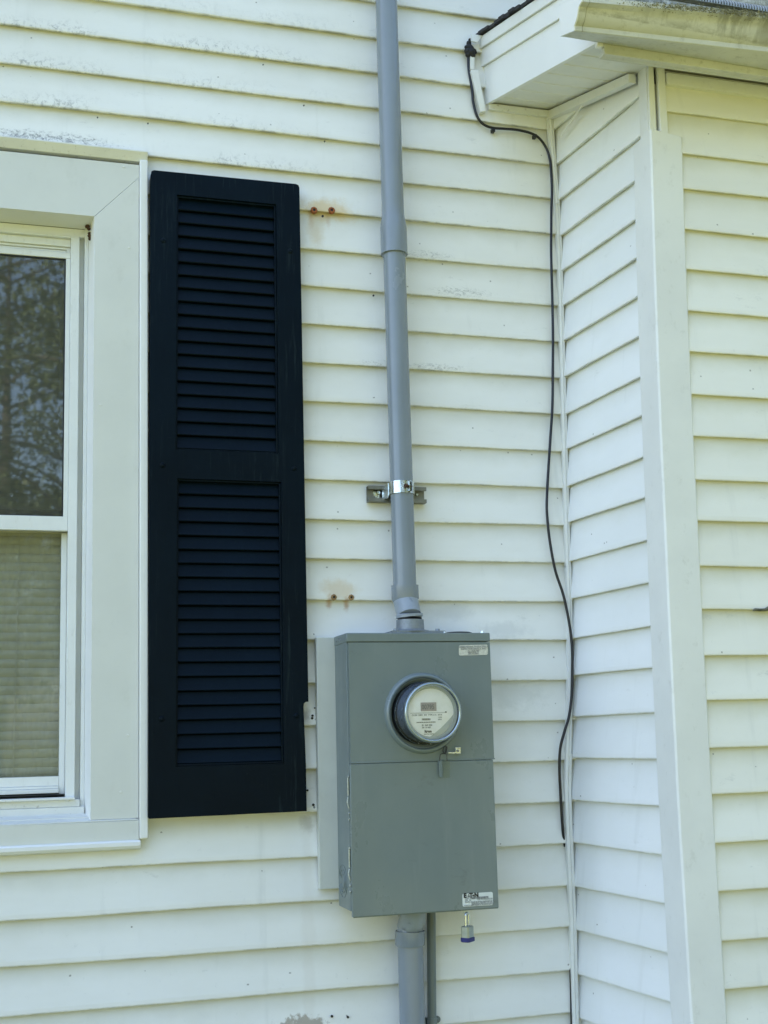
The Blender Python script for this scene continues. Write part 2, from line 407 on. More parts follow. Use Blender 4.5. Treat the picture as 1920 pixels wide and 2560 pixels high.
def thin_cover(name, tint, base=.06, gain=1.6):
    n = N(name); n.t.nodes.remove(n.b)
    tr = n.new('ShaderNodeBsdfTransparent'); tr.inputs[0].default_value = c4(*tint)
    gl = n.new('ShaderNodeBsdfGlossy'); gl.inputs['Roughness'].default_value = .06
    fr = n.new('ShaderNodeFresnel'); fr.inputs['IOR'].default_value = 1.5
    f = n.math('ADD', n.math('MULTIPLY', fr.outputs[0], gain), base, True)
    mx = n.new('ShaderNodeMixShader'); n.link(f, mx.inputs[0]); n.link(tr.outputs[0], mx.inputs[1]); n.link(gl.outputs[0], mx.inputs[2])
    n.link(mx.outputs[0], n.out.inputs[0]); return n.m
M['cover'] = thin_cover('clear_cover', (.995, 1, 1), .01, .7)
M['tagplastic'] = thin_cover('clear_tag', (.93, .95, .94), .0, .3)
M['tagcore'] = simple('tag_core', (.145, .182, .182), .5)

def lawn_mat():
    n = N('lawn'); p = n.pos()
    f = n.noise(p, .7, 6, .7); f2 = n.noise(p, 14, 5, .7)
    col = n.mix(n.step(f, .3, .7), c4(.15, .15, .035), c4(.22, .21, .055))
    col = n.mix(n.math('MULTIPLY', n.step(f2, .4, .7), .5), col, c4(.05, .08, .012))
    n.link(col, n.b.inputs['Base Color']); n.b.inputs['Roughness'].default_value = .9
    n.bump(f2, .8, .03); return n.m
M['lawn'] = lawn_mat()
def leaf_mat():
    n = N('leaves'); p = n.pos()
    col = n.mix(n.step(n.noise(p, 1.3, 4, .6), .3, .7), c4(.07, .095, .03), c4(.11, .14, .045))
    n.link(col, n.b.inputs['Base Color']); n.b.inputs['Roughness'].default_value = .6; return n.m
M['leaf'] = leaf_mat()
M['bark'] = simple('bark', (.10, .08, .06), .9, var=.3, vsc=8, bump=.8, bsc=20)

# ---------------------------------------------------------------- ground
g = MB(); g.quad((-400, -400, 0), (400, -400, 0), (400, 400, 0), (-400, 400, 0))
lawn = g.build('lawn', M['lawn']); lawn['kind'] = 'structure'

# ================================================================= THE HOUSE
house = thing('house', (1.0, 0, 0), 'white house with weathered horizontal clapboard siding and a projecting bay under a shed roof', 'house')
D = .4756
zm = [.0113, .004, .0025, .0017, .0002, -.0008, -.0019, -.006, -.0043, -.0054, -.0049, -.0042, -.0041, -.0035, -.0018, -.0002, .0002, .0025, .0018, .0013, .0023, .0007, -.0003, -.0015, .0017, .0011, .0032]
def zmain(k): return -.1016*k + (zm[k] if 0 <= k < 27 else (.011 if k < 0 else .003))
zs_tab = {4: -.409, 5: -.5143, 6: -.6197, 7: -.720, 8: -.8205, 9: -.9182, 10: -1.0202, 11: -1.1217, 12: -1.2193, 13: -1.3195, 14: -1.418, 15: -1.5197, 16: -1.6205, 17: -1.722, 18: -1.8178, 19: -1.9199, 20: -2.0241, 21: -2.1278, 22: -2.234, 23: -2.340, 24: -2.4453, 25: -2.5498}
def zside(k):
    if k in zs_tab: return zs_tab[k]
    return -.409 + (4-k)*.1035 if k < 4 else -2.5498 - (k-25)*.1035
zr = [-.4771, -.5822, -.6738, -.7775, -.8799, -.9827, -1.0849, -1.1878, -1.2894, -1.3909, -1.4883, -1.5916, -1.693, -1.7958, -1.8974, -2.0003, -2.103, -2.205, -2.3092, -2.4116, -2.5138]
def zright(i): return zr[i] if 0 <= i < 21 else (zr[0] - i*.1025 if i < 0 else zr[20] - (i-20)*.1025)
def lerp_tab(tab, z):
    if z >= tab[0][0]: return tab[0][1]
    for (a, xa), (b, xb) in zip(tab, tab[1:]):
        if z >= b: return xa + (xb-xa)*(z-a)/(b-a)
    return tab[-1][1]
CORN = [(-.2, 1.972), (-.39, 1.980), (-.6, 1.982), (-.91, 1.977), (-1.22, 1.968), (-1.42, 1.964), (-1.72, 1.957), (-1.92, 1.951), (-2.13, 1.937), (-2.33, 1.930), (-2.54, 1.930), (-3.55, 1.93)]
def cx(z): return lerp_tab(CORN, z)
def pe(z): return 1.958 + .0095*(max(z, -2.57)+2.57)**2 if z < -.2 else 2.01
def soff(y): return -.2397 + .2541*y       # underside of the sloping soffit (y negative towards viewer)

def nz(a, b, s=1.0):       # smooth deterministic waviness
    return (math.sin(a*3.1*s+b*1.7)+math.sin(a*7.3*s+b*2.9+1.3)*.6+math.sin(a*13.7*s-b*4.1)*.35)/1.95
def siding(mb, fn, s0, s1, zb, zt, k, step=.07, clip=None, seed=0, T=.0145, n0=0):
    """one course: fn(s, n, z) -> world point; n is distance out from the sheathing"""
    ns = max(2, int(abs(s1-s0)/step)+1)
    h = zt - zb
    # (n, z, v) up the profile: back of the drip edge, under it, the rounded nose, the slightly bowed face, up under the lap above
    prof = [(.0015, zb+.004, .0), (T-.003, zb+.0005, .004), (T, zb+.0012, .012), (T+.0006, zb+.004, .04), (T+.0002, zb+.012, .12), (T*.78, zb+h*.35, .35), (T*.50, zb+h*.65, .65), (T*.26, zb+h*.92, .92), (.0012, zt+.010, 1.0)]
    grid = []
    for i in range(ns+1):
        s = s0 + (s1-s0)*i/ns; col = []
        wz = nz(s, k*1.9+seed)*.0017 + nz(s*.31, k*3.3)*.0008; wn = nz(s*.8, k*2.7+seed+5)*.0011
        for j, (n, z, v) in enumerate(prof):
            nn = n + (wn*(1-v)+n0 if j else 0); zz = z + wz*(1-v)
            if clip is not None: zz = min(zz, clip(s))
            col.append((fn(s, nn, zz), (s, k+min(v, .995))))
        grid.append(col)
    for i in range(ns):
        for j in range(len(prof)-1):
            a, b, c, d = grid[i][j], grid[i+1][j], grid[i+1][j+1], grid[i][j+1]
            if (a[0]-d[0]).length < 1e-5 and (b[0]-c[0]).length < 1e-5: continue
            mb.quad(a[0], b[0], c[0], d[0], (a[1], b[1], c[1], d[1]))

fm = lambda s, n, z: P(s, -n, z)
w = MB()
WL, WR, WT, WB = -.44, .846, -.515, -2.19       # window opening in the siding
for k in range(-24, 35):
    zb, zt = zmain(k), zmain(k-1)
    xe = cx(zb) + .006
    if k <= 2: xe = 1.97
    if k < -1:
        siding(w, fm, -9.0, 6.5, zb, zt, k+60, .3)
    elif 6 <= k <= 21:
        siding(w, fm, -9.0, WL, zb, zt, k+60, .4)
        sm_ = {7: 1.285, 10: 1.30, 14: 1.72, 17: 1.80, 20: 1.78}.get(k)
        if sm_: siding(w, fm, WR, sm_, zb, zt, k+60, n0=.0009); siding(w, fm, sm_-.03, xe, zb, zt, k+60)
        else: siding(w, fm, WR, xe, zb, zt, k+60)
    else:
        siding(w, fm, -9.0, -.6, zb, zt, k+60, .4)
        sm_ = {1: 1.02, 4: 1.29}.get(k)
        if sm_: siding(w, fm, -.6, sm_, zb, zt, k+60, n0=.0009); siding(w, fm, sm_-.03, xe, zb, zt, k+60)
        else: siding(w, fm, -.6, xe, zb, zt, k+60)
w.build('main_wall', M['siding'], house, smooth=38)

# side wall of the bay (faces left) and its front wall
def fs(s, n, z):
    a = cx(z); b = pe(z) + .031
    x = a + (b-a)*(s/D); return P(x - n, -s, z)
w = MB()
for k in range(1, 35):
    siding(w, fs, 0.0, .455, zside(k), zside(k-1), k+20, .05, clip=lambda s: soff(-s)-.003, seed=3, T=.0145)
w.build('side_wall', M['siding_side_skylit'], house, smooth=38)
ff = lambda s, n, z: P(s, -D - n, z)
w = MB()
for i in range(-1, 31):
    zb, zt = zright(i), zright(i-1)
    xl = pe(zb) + .048
    siding(w, ff, xl, 5.5, zb, min(zt, -.372), i+40, .09, clip=lambda s: -.372, seed=9, T=.0122)
w.build('front_wall', M['siding_front_bounce'], house, smooth=38)

# bulk of the house behind the siding (sheathing, far walls, main roof)
w = MB()
w.box(-9.0, WL, .004, .12, 0, Z0+2.5); w.box(WR-.0, 6.5, .004, .12, 0, Z0+2.5)
w.box(WL, WR, .004, .12, 0, Z0+WB); w.box(WL, WR, .004, .12, Z0+WT, Z0+2.5)
w.box(-9.0, -8.9, .12, 7.0, 0, Z0+2.5); w.box(6.4, 6.5, .12, 7.0, 0, Z0+2.5); w.box(-9.0, 6.5, 7.0, 7.1, 0, Z0+2.5)
w.box(2.02, 5.5, -D+.004, -.02, 0, Z0-.40)
w.build('wall_core', M['trim'], house)
w = MB()
w.prism([P(-9.4, -.35, 2.35), P(-9.4, 3.55, 4.1), P(-9.4, 7.45, 2.35), P(-9.4, 7.45, 2.47), P(-9.4, 3.55, 4.24), P(-9.4, -.35, 2.47)], (16.3, 0, 0))
w.box(-9.4, 6.9, -.35, 0, Z0+2.32, Z0+2.349)
w.build('main_roof', M['shingle'], house)

# corner trim of the bay: wide post standing in front of the older narrow one
zz = [-.535, -.7, -.9, -1.1, -1.3, -1.5, -1.7, -1.9, -2.1, -2.3, -2.5, -2.7, -3.0, -3.52]
def post_ring(z, dz=0.0, lean=0.0):
    e = pe(z) + nz(z*2, 3)*.0010
    return [P(e+.004, -.398, z+dz), P(e+.001, -.4865, z+dz), P(e+.0045, -.491, z+dz*1.2), P(e+.085, -.490, z-dz*1.5), P(e+.0885, -.487, z-dz*1.5), P(e+.0885, -.478, z-dz*1.5), P(e+.02, -.478, z), P(e+.02, -.398, z)]
w = MB(); w.loft([post_ring(z, .004 if i == 0 else 0) for i, z in enumerate(zz)][::-1]); w.build('corner_post', M['trim'], house, smooth=40, bevel=.0012)
w = MB()
e = 2.0
w.hexa([P(e+.004, -.428, -.60), P(e-.002, -.4775, -.60), P(e+.012, -.4775, -.60), P(e+.012, -.428, -.60)],
       [P(e+.010, -.428, -.345), P(e+.006, -.4775, -.345+.0), P(e+.017, -.4775, -.345), P(e+.016, -.428, -.345)])
w.hexa([P(e-.001, -.4785, -.60), P(e-.001, -.486, -.60), P(e+.0175, -.486, -.60), P(e+.0175, -.4785, -.60)],
       [P(e+.007, -.4785, -.362), P(e+.007, -.486, -.362), P(e+.022, -.486, -.362), P(e+.022, -.4785, -.362)])
w.hexa([P(e+.026, -.478, -.60), P(e+.026, -.490, -.60), P(e+.047, -.490, -.60), P(e+.047, -.478, -.60)],
       [P(e+.030, -.478, -.362), P(e+.030, -.490, -.362), P(e+.050, -.490, -.362), P(e+.050, -.478, -.362)])
w.build('old_corner_trim', M['trim'], house, bevel=.0012)
# channel in the inside corner, in three overlapping lengths
CHL = [(-.262, 1.9531), (-.40, 1.955), (-.51, 1.960), (-.58, 1.961), (-.68, 1.960), (-1.0, 1.952), (-1.39, 1.9425), (-1.62, 1.937), (-1.78, 1.932), (-1.98, 1.916), (-2.09, 1.9056), (-2.23, 1.904), (-2.42, 1.903), (-2.66, 1.896), (-3.5, 1.896)]
def chan(z0, z1, dx, dy, wd):
    w = MB(); n = max(3, int((z0-z1)/.08)); rings = []
    for i in range(n+1):
        z = z0 + (z1-z0)*i/n; x = lerp_tab(CHL, z)+dx
        rings.append([P(x, -.010, z), P(x, -.022-dy, z), P(x+wd*.42, -.0235-dy, z), P(x+wd*.5, -.0205-dy, z), P(x+wd*.58, -.0235-dy, z), P(x+wd, -.022-dy, z), P(x+wd, -.010, z)])
    w.loft(rings[::-1], True, True); return w.build('corner_channel', M['trim'], house, smooth=30)
chan(-.262, -.527, -.001, .004, .0125); chan(-.520, -1.535, .0, .0, .0135); chan(-1.530, -2.02, .0, .003, .013); chan(-2.014, -3.5, .0, .001, .0165)
w = MB(); w.hexa([P(1.951, -.013, -.36), P(1.951, -.02, -.36), P(1.958, -.02, -.36), P(1.958, -.013, -.36)], [P(1.948, -.013, -.27), P(1.948, -.02, -.27), P(1.956, -.02, -.27), P(1.956, -.013, -.27)])
w.build('channel_offcut', M['trim'], house)

# ---- shed roof of the bay: rake board, soffit, fascia, gutter, shingles
roof = thing('tmp', (1.0, 0, 0), '', '')
bpy.data.objects.remove(roof)
def rx(y): return 1.7695 - .0772*y        # outer face of the rake board
SL = .243
def rake(mb, z0a, z1a, proud, y0=.0, y1=-.585, th=.012):
    b = []; t = []
    for y in (y0, y1):
        for dx in (-proud, th-proud):
            b.append(P(rx(y)+dx, y, z1a+SL*y)); t.append(P(rx(y)+dx, y, z0a+SL*y))
    mb.hexa([b[0], b[1], b[3], b[2]], [t[0], t[1], t[3], t[2]])
# roof deck with shingles is the bay_roof part; everything hung on it is a sub-part
w = MB()
def slab(mb, z, th, x0f, x1, ya, yb):
    mb.hexa([P(x0f(ya), ya, z+SL*ya), P(x1, ya, z+SL*ya), P(x1, yb, z+SL*yb), P(x0f(yb), yb, z+SL*yb)],
            [P(x0f(ya), ya, z+th+SL*ya), P(x1, ya, z+th+SL*ya), P(x1, yb, z+th+SL*yb), P(x0f(yb), yb, z+th+SL*yb)])
yy = -.0
while yy > -.60:      # shingle courses with ragged rake ends
    yb = max(yy-.03, -.625)
    j = random.uniform(-.004, .006)
    slab(w, -.047+random.uniform(-.001, .003), .008+random.uniform(0, .003), lambda y, j=j: rx(y)-.020+j, 5.7, yy, yb); yy -= .03
bay_roof = w.build('bay_roof', M['shingle'], house)
w = MB(); rake(w, -.050, -.083, .014); rb1 = w.build('drip_edge', M['trim'], bay_roof, bevel=.001)
w = MB(); rake(w, -.0835, -.134, .007); w.build('rake_trim', M['trim_clean'], bay_roof, bevel=.001)
w = MB(); rake(w, -.1345, -.247, .0)
w.hexa([P(rx(-.585), -.585, -.40), P(rx(-.585)+.016, -.585, -.40), P(rx(-.585)+.016, -.598, -.40), P(rx(-.585), -.598, -.40)],
       [P(rx(-.585), -.585, -.25), P(rx(-.585)+.016, -.585, -.25), P(rx(-.585)+.016, -.598, -.25), P(rx(-.585), -.598, -.25)])
w.build('rake_board', M['trim_clean'], bay_roof, bevel=.001)
w = MB()          # soffit: shallow ribbed panels
y = 0.0; pts = []
while y > -.585:
    for dy, dz in ((0, 0), (-.074, 0), (-.077, .003), (-.081, .003), (-.084, 0)):
        q = max(y+dy, -.585); pts.append((q, soff(q)+dz))
    y -= .084
for (ya, za), (yb, zb) in zip(pts, pts[1:]):
    if ya - yb < 1e-6: continue
    w.quad(P(rx(ya)+.010, ya, za), P(5.6, ya, za), P(5.6, yb, zb), P(rx(yb)+.010, yb, zb))
    w.quad(P(rx(ya)+.010, ya, za+.012), P(rx(yb)+.010, yb, zb+.012), P(5.6, yb, zb+.012), P(5.6, ya, za+.012))
w.build('soffit', M['soffit'], bay_roof)
w = MB(); w.box(rx(-.585)+.0165, 5.7, -.585, -.5985, Z0-.418, Z0-.20); w.box(rx(-.585)+.0165, 5.7, -.572, -.585, Z0-.418, Z0-.410)
w.build('fascia', M['gutter'], bay_roof, bevel=.001)
# moulding strips under the soffit
w = MB()
w.hexa([P(1.775, -.0005, -.268), P(1.955, -.0005, -.270), P(1.955, -.022, -.270), P(1.775, -.022, -.268)], [P(1.775, -.0005, -.247), P(1.955, -.0005, -.247), P(1.955, -.022, -.249), P(1.775, -.022, -.251)])
w.build('soffit_channel', M['trim_dirty'], house, bevel=.0008)
w = MB()
def fz(y, dz, n): x = cx(-.3)-.006+(pe(-.37)+.012-cx(-.3))*(-y/D); return P(x-n, y, soff(y)+dz)
w.hexa([fz(.0-.002, -.031, .0), fz(-.002, -.031, .022), fz(-.425, -.029, .020), fz(-.425, -.029, .0)],
       [fz(-.002, -.006, .0), fz(-.002, -.006, .022), fz(-.425, -.005, .020), fz(-.425, -.005, .0)])
w.build('frieze_strip', M['trim'], house, bevel=.001)
w = MB()
a, b_ = fz(-.018, -.031, .016), fz(-.030, -.031, .016)
w.hexa([fz(-.075, -.095, .0145), fz(-.068, -.093, .0145), fz(-.190, -.032, .0145), fz(-.20, -.032, .0145)][::1],
       [fz(-.075, -.095, .0165), fz(-.068, -.093, .0165), fz(-.190, -.032, .0165), fz(-.20, -.032, .0165)])
w.build('frieze_offcut', M['trim'], house)
w = MB(); w.box(2.052, 5.5, -.476, -.494, Z0-.408, Z0-.378); w.build('frieze_strip', M['trim'], house, bevel=.001)
# little channel pieces where the rake meets the main wall
def wallquad(mb, px, y, th):
    q = [at(u, v, y) for u, v in px]; mb.hexa(q, [p + Vector((0, -th, 0)) for p in q])
w = MB(); wallquad(w, [(1173, 141), (1184, 141), (1182, 178), (1173, 178)], -.0165, .010); w.build('wall_channel', M['trim'], house, bevel=.0008)
w = MB(); wallquad(w, [(1173, 181), (1191, 180), (1210, 284), (1197, 286)], -.0165, .014); w.build('wall_channel', M['trim'], house, bevel=.0008)
w = MB(); wallquad(w, [(1176, 86), (1206, 91), (1190, 108), (1177, 104)], -.030, .004); w.build('step_flashing', M['roofwhite'], house)
w = MB()       # lump of roof cement at the foot of the flashing
for (u, v, r) in ((1172, 118, .010), (1169, 128, .010), (1177, 132, .013), (1184, 128, .008), (1172, 108, .007), (1175, 100, .005), (1180, 138, .010), (1170, 137, .008), (1187, 131, .006), (1166, 118, .006), (1176, 122, .010)):
    c = at(u, v, -.022)
    prof = [(.0001, -r), (r*.6, -r*.8), (r*.95, -r*.3), (r, r*.2), (r*.7, r*.75), (.0001, r)]
    w.lathe(c, (random.uniform(-.4, .4), -1, random.uniform(-.6, .6)), prof, 9)
w.build('roof_cement', M['tar'], house, smooth=60)

# gutter
GX0 = 1.722
gp = [(-.600, -.400), (-.665, -.400), (-.668, -.398), (-.669, -.387), (-.673, -.384), (-.681, -.376), (-.687, -.366), (-.691, -.356), (-.696, -.347), (-.705, -.341), (-.711, -.338), (-.712, -.326), (-.708, -.324)]
w = MB()
xsr = [GX0 + i*.06 for i in range(66)]
rings = []
def gz(x, y):       # the old gutter is slightly twisted towards its free end
    t = max(0, min(1, 1-(x-GX0)/.54)); return t*(.008 - .028*max(0, -(y+.600))/.072)
gp = [(y-.004 if y < -.61 else y, z) for y, z in gp]
for x in xsr:
    o = [P(x, y, z + gz(x, y) + nz(x, 2)*.0008) for y, z in gp] + [P(x, -.702, -.330+gz(x, -.7)), P(x, -.697, -.336+gz(x, -.7)), P(x, -.664, -.396+gz(x, -.664)), P(x, -.6035, -.3965+gz(x, -.6)), P(x, -.6035, -.315), P(x, -.600, -.315)]
    rings.append(o)
w.loft(rings, True, False)
gut = w.build('gutter', M['gutter'], bay_roof, smooth=35)
w = MB()
w.prism([P(GX0-.0015, y, z+gz(GX0, y)) for y, z in gp] + [P(GX0-.0015, -.600, -.315)], (.0035, 0, 0))
w.build('gutter_end_cap', M['trim_clean'], bay_roof, bevel=.0006)
w = MB()         # folded seam just inside the end, and a row of sealant blobs
for y0, y1 in zip(gp[1:], gp[2:]):
    w.hexa([P(GX0+.018, y0[0]-.0006, y0[1]+gz(GX0, y0[0])), P(GX0+.0188, y0[0]-.0006, y0[1]+gz(GX0, y0[0])), P(GX0+.0188, y1[0]-.0006, y1[1]+gz(GX0, y1[0])), P(GX0+.018, y1[0]-.0006, y1[1]+gz(GX0, y1[0]))],
           [P(GX0+.018, y0[0]-.0010, y0[1]+gz(GX0, y0[0])), P(GX0+.0188, y0[0]-.0010, y0[1]+gz(GX0, y0[0])), P(GX0+.0188, y1[0]-.0010, y1[1]+gz(GX0, y1[0])), P(GX0+.018, y1[0]-.0010, y1[1]+gz(GX0, y1[0]))])
w.build('gutter_seam', M['leafy'], bay_roof)
w = MB()         # ribbed guard lying on the lip
xg = 1.86
while xg < 3.6:
    w.tube([P(xg, -.716, -.3285), P(xg, -.7165, -.322), P(xg, -.712, -.314), P(xg, -.70, -.306)], .0022, 6); xg += .0072
w.box(1.86, 3.6, -.700, -.7145, Z0-.3275, Z0-.3245)
w.loft([[P(x, -.7145, -.322), P(x, -.711, -.313), P(x, -.698, -.303), P(x, -.62, -.268), P(x, -.62, -.271), P(x, -.698, -.306), P(x, -.709, -.315), P(x, -.712, -.322)] for x in (1.86, 3.6)])
w.build('gutter_guard', M['guard'], bay_roof, smooth=40)
w = MB()         # lichen and leaf crumbs clinging to the lip
for i in range(2600):
    x = 1.80 + random.random()**.8*.75
    dens = min(1, (x-1.78)/.16)
    if random.random() > dens: continue
    t = random.random(); y = -.7125 + random.gauss(0, .0012); z = -.332 + random.gauss(0, .0048)
    if z < -.3405: y = -.705 + (-.3405-z)*1.2 - .001
    r = random.uniform(.0008, .0024); c = P(x, y-.004, z+gz(x, y)); q = Vector((random.uniform(-1, 1), random.uniform(-1, 1), random.uniform(-1, 1))).normalized(); s_ = q.orthogonal().normalized(); t_ = q.cross(s_)
    n0 = len(w.v); w.v += [c+q*r, c-q*r, c+s_*r, c-s_*r, c+t_*r*.7, c-t_*r*.7]
    for f in ((0,2,4),(2,1,4),(1,3,4),(3,0,4),(2,0,5),(1,2,5),(3,1,5),(0,3,5)): w.f.append(tuple(n0+i_ for i_ in f)); w.uv.append(None)
li = w.build('lichen_crust', M['leafy'], bay_roof); li['kind'] = 'stuff'

# ---- window
wx = .849
wparts = MB()
# flat casing: mitred boards with a hairline at the mitre
xi, xo = .7305, .8295
zt_o, zt_i, zb_c = -.5380, -.6840, -2.1285
w = MB()
w.hexa([P(xi, -.006, zb_c), P(xo, -.006, zb_c), P(xo, -.022, zb_c), P(xi, -.022, zb_c)], [P(xi, -.006, zt_i-.001), P(xo, -.006, -.5712), P(xo, -.022, -.5712), P(xi, -.022, zt_i-.001)])
window = w.build('window', M['casing'], house, bevel=.0008)
w = MB()
w.prism([P(x, -.0215, z) for x, z in ((-.44, zt_o), (-.333, zt_i), (xi-.0004, zt_i), (xo, -.5703), (xo, zt_o))], (0, .0155, 0))
w.build('head_casing', M['casing'], window)
w = MB(); w.box(-.44, -.333, -.006, -.022, Z0+zb_c, Z0+zt_i); w.build('casing', M['casing'], window, bevel=.0008)
# outer strip (the J trim against the siding)
w = MB(); w.box(.8305, .8503, -.004, -.034, Z0-2.1745, Z0-.5285); w.build('outer_strip', M['trim_clean'], window, bevel=.003, segs=3)
w = MB(); w.box(-.459, -.441, -.004, -.034, Z0-2.1745, Z0-.5285); w.build('outer_strip', M['trim_clean'], window, bevel=.003, segs=3)
# drip cap
w = MB(); w.prism([P(-.47, -.002, -.494), P(-.47, -.036, -.5050), P(-.47, -.036, -.5085), P(-.47, -.0225, -.5290), P(-.47, -.002, -.5290)], (1.320, 0, 0)); w.build('drip_cap', M['trim_dirty'], window, bevel=.0008)
# jamb liners: splayed returns from the casing to the frame
w = MB()
w.hexa([P(xi, -.0218, zb_c), P(.7205, .052, -2.12), P(.74, .052, -2.12), P(.74, -.006, zb_c)], [P(xi, -.0218, zt_i), P(.7205, .052, -.690), P(.74, .052, -.690), P(.74, -.006, zt_i)])
w.build('jamb', M['trim_clean'], window); w = MB()
w.hexa([P(-.333, -.0218, zb_c), P(-.343, -.006, zb_c), P(-.343, .052, -2.12), P(-.323, .052, -2.12)], [P(-.333, -.0218, zt_i), P(-.343, -.006, zt_i), P(-.343, .052, -.690), P(-.323, .052, -.690)])
w.build('jamb', M['trim_clean'], window)
w = MB(); w.hexa([P(-.333, -.0214, zt_i-.0002), P(xi, -.0214, zt_i-.0002), P(.7205, .052, -.690), P(-.323, .052, -.690)], [P(-.333, -.0214, zt_i+.01), P(xi, -.0214, zt_i+.01), P(.7205, .052, -.676), P(-.323, .052, -.676)])
w.build('head_jamb', M['trim'], window)
# frame: stepped vinyl profile around
def vstrip(mb, x0, x1, yf, yb, z0, z1): mb.box(x0, x1, yf, yb, Z0+z0, Z0+z1)
w = MB()
vstrip(w, .711, .7205, .0505, .12, -2.118, -.690)
vstrip(w, .6985, .711, .068, .12, -2.118, -.690)
vstrip(w, .6775, .6985, .046, .12, -2.083, -.716)
for k_ in (0, 1):
    pass
vstrip(w, -.323, -.3135, .0505, .12, -2.118, -.690); vstrip(w, -.3135, -.301, .068, .12, -2.118, -.690); vstrip(w, -.301, -.280, .046, .12, -2.083, -.716)
# head of the frame
w.box(-.3135, .711, .053, .12, Z0-.7115, Z0-.6905)
w.box(-.301, .6985, .049, .12, Z0-.7165, Z0-.7118)
w.box(-.280, .6773, .060, .12, Z0-.7365, Z0-.7168)
w.box(-.280, .6773, .066, .12, Z0-.7425, Z0-.7368)
w.box(-.280, .6680, .070, .12, Z0-.7555, Z0-.7428)
w.box(.6682, .6773, .064, .12, Z0-.7555, Z0-.7428)
w.build('frame', M['frame_vinyl'], window, bevel=.0009)
# storm frame round the upper pane
w = MB()
w.box(-.280, .6772, .052, .066, Z0-.7705, Z0-.7558)
w.box(.6665, .6772, .052, .066, Z0-1.4215, Z0-.7708); w.box(-.280, -.269, .052, .066, Z0-1.4215, Z0-.7708)
w.box(-.280, .6772, .050, .066, Z0-1.4565, Z0-1.4218)
w.build('storm_frame', M['frame_vinyl'], window, bevel=.0009)
w = MB()        # black gasket
w.box(-.269, .6663, .056, .064, Z0-.7735, Z0-.7708); w.box(.6632, .6663, .056, .064, Z0-1.4213, Z0-.7737); w.box(-.269, .6630, .056, .064, Z0-1.4213, Z0-1.4192)
w.box(-.2687, -.2662, .056, .064, Z0-1.419, Z0-.7737)
w.build('gasket', M['black'], window)
w = MB(); w.box(-.266, .6632, .059, .0605, Z0-1.4190, Z0-.7738); w.build('storm_glass', M['glass_up'], window)
# sashes behind
w = MB()
w.box(.6545, .672, .088, .118, Z0-1.42, Z0-.757); w.box(-.276, -.258, .088, .118, Z0-1.42, Z0-.757)
w.box(-.258, .6543, .088, .118, Z0-.790, Z0-.757)
w.box(-.258, .6543, .088, .118, Z0-1.392, Z0-1.371); w.box(-.258, .6543, .083, .118, Z0-1.40, Z0-1.3922)
w.build('upper_sash', M['frame_vinyl'], window, bevel=.001)
w = MB(); w.box(-.28, .664, .068, .084, Z0-1.419, Z0-1.404); w.build('track_sill', M['nest'], window)
w = MB()
w.box(.6640, .6770, .080, .118, Z0-2.075, Z0-1.4570); w.box(-.280, -.267, .080, .118, Z0-2.075, Z0-1.4570)
w.box(-.267, .6638, .082, .118, Z0-2.054, Z0-2.032); w.box(-.267, .6638, .076, .118, Z0-2.060, Z0-2.0542); w.box(-.267, .6638, .070, .118, Z0-2.070, Z0-2.0602)
w.build('lower_sash', M['frame_vinyl'], window, bevel=.001)
w = MB(); w.box(-.267, .6638, .090, .0915, Z0-2.032, Z0-1.4570); w.build('lower_glass', M['glass_low'], window)
w = MB(); w.box(-.28, .677, .060, .10, Z0-2.0745, Z0-2.0722); w.build('sill_gap', M['black'], window)
w = MB()        # stepped vinyl sill nose
w.box(-.301, .6985, .030, .12, Z0-2.0845, Z0-2.0790); w.box(-.301, .71, .040, .12, Z0-2.101, Z0-2.0847); w.box(-.31, .7205, .034, .12, Z0-2.119, Z0-2.1012)
w.build('frame_sill', M['trim_dirty'], window, bevel=.001)
# blind: closed slats with ladder cord
w = MB()
z = -.76
while z > -2.05:
    for a, b2, c in ((0, .0, .006), (.0,.0,.0),):
        pass
    ring = [(.130, z), (.1255, z-.006), (.1265, z-.014), (.133, z-.0235), (.1345, z-.0232), (.1280, z-.0135), (.1270, z-.006), (.1312, z-.0002)]
    n_ = 14
    w.loft([[P(-.30 + 1.0*i/n_, yy_ + nz(i*.3, z*40)*.0005, zz_ + nz(i*.25, z*23)*.0007) for yy_, zz_ in ring] for i in range(n_+1)])
    z -= .0212
blind = w.build('blind', M['blind'], window, smooth=50)
w = MB()
for x in (.565, .25, -.05): w.tube([P(x, .1225, -.76), P(x+.002, .1225, -1.4), P(x-.004, .1225, -2.04)], .0011, 6)
w.build('blind_cord', M['blind'], window)
w = MB()
for q in ((WL, .12, WR, 1.6),):
    w.quad(P(-.5, 1.6, -2.6), P(.95, 1.6, -2.6), P(.95, 1.6, -.3), P(-.5, 1.6, -.3))
    w.quad(P(-.5, .125, -2.6), P(-.5, 1.6, -2.6), P(-.5, 1.6, -.3), P(-.5, .125, -.3)); w.quad(P(.95, .125, -2.6), P(.95, 1.6, -2.6), P(.95, 1.6, -.3), P(.95, .125, -.3))
    w.quad(P(-.5, .125, -2.6), P(.95, .125, -2.6), P(.95, 1.6, -2.6), P(-.5, 1.6, -2.6)); w.quad(P(-.5, .125, -.3), P(.95, .125, -.3), P(.95, 1.6, -.3), P(-.5, 1.6, -.3))
w.build('room_lining', M['room'], window)
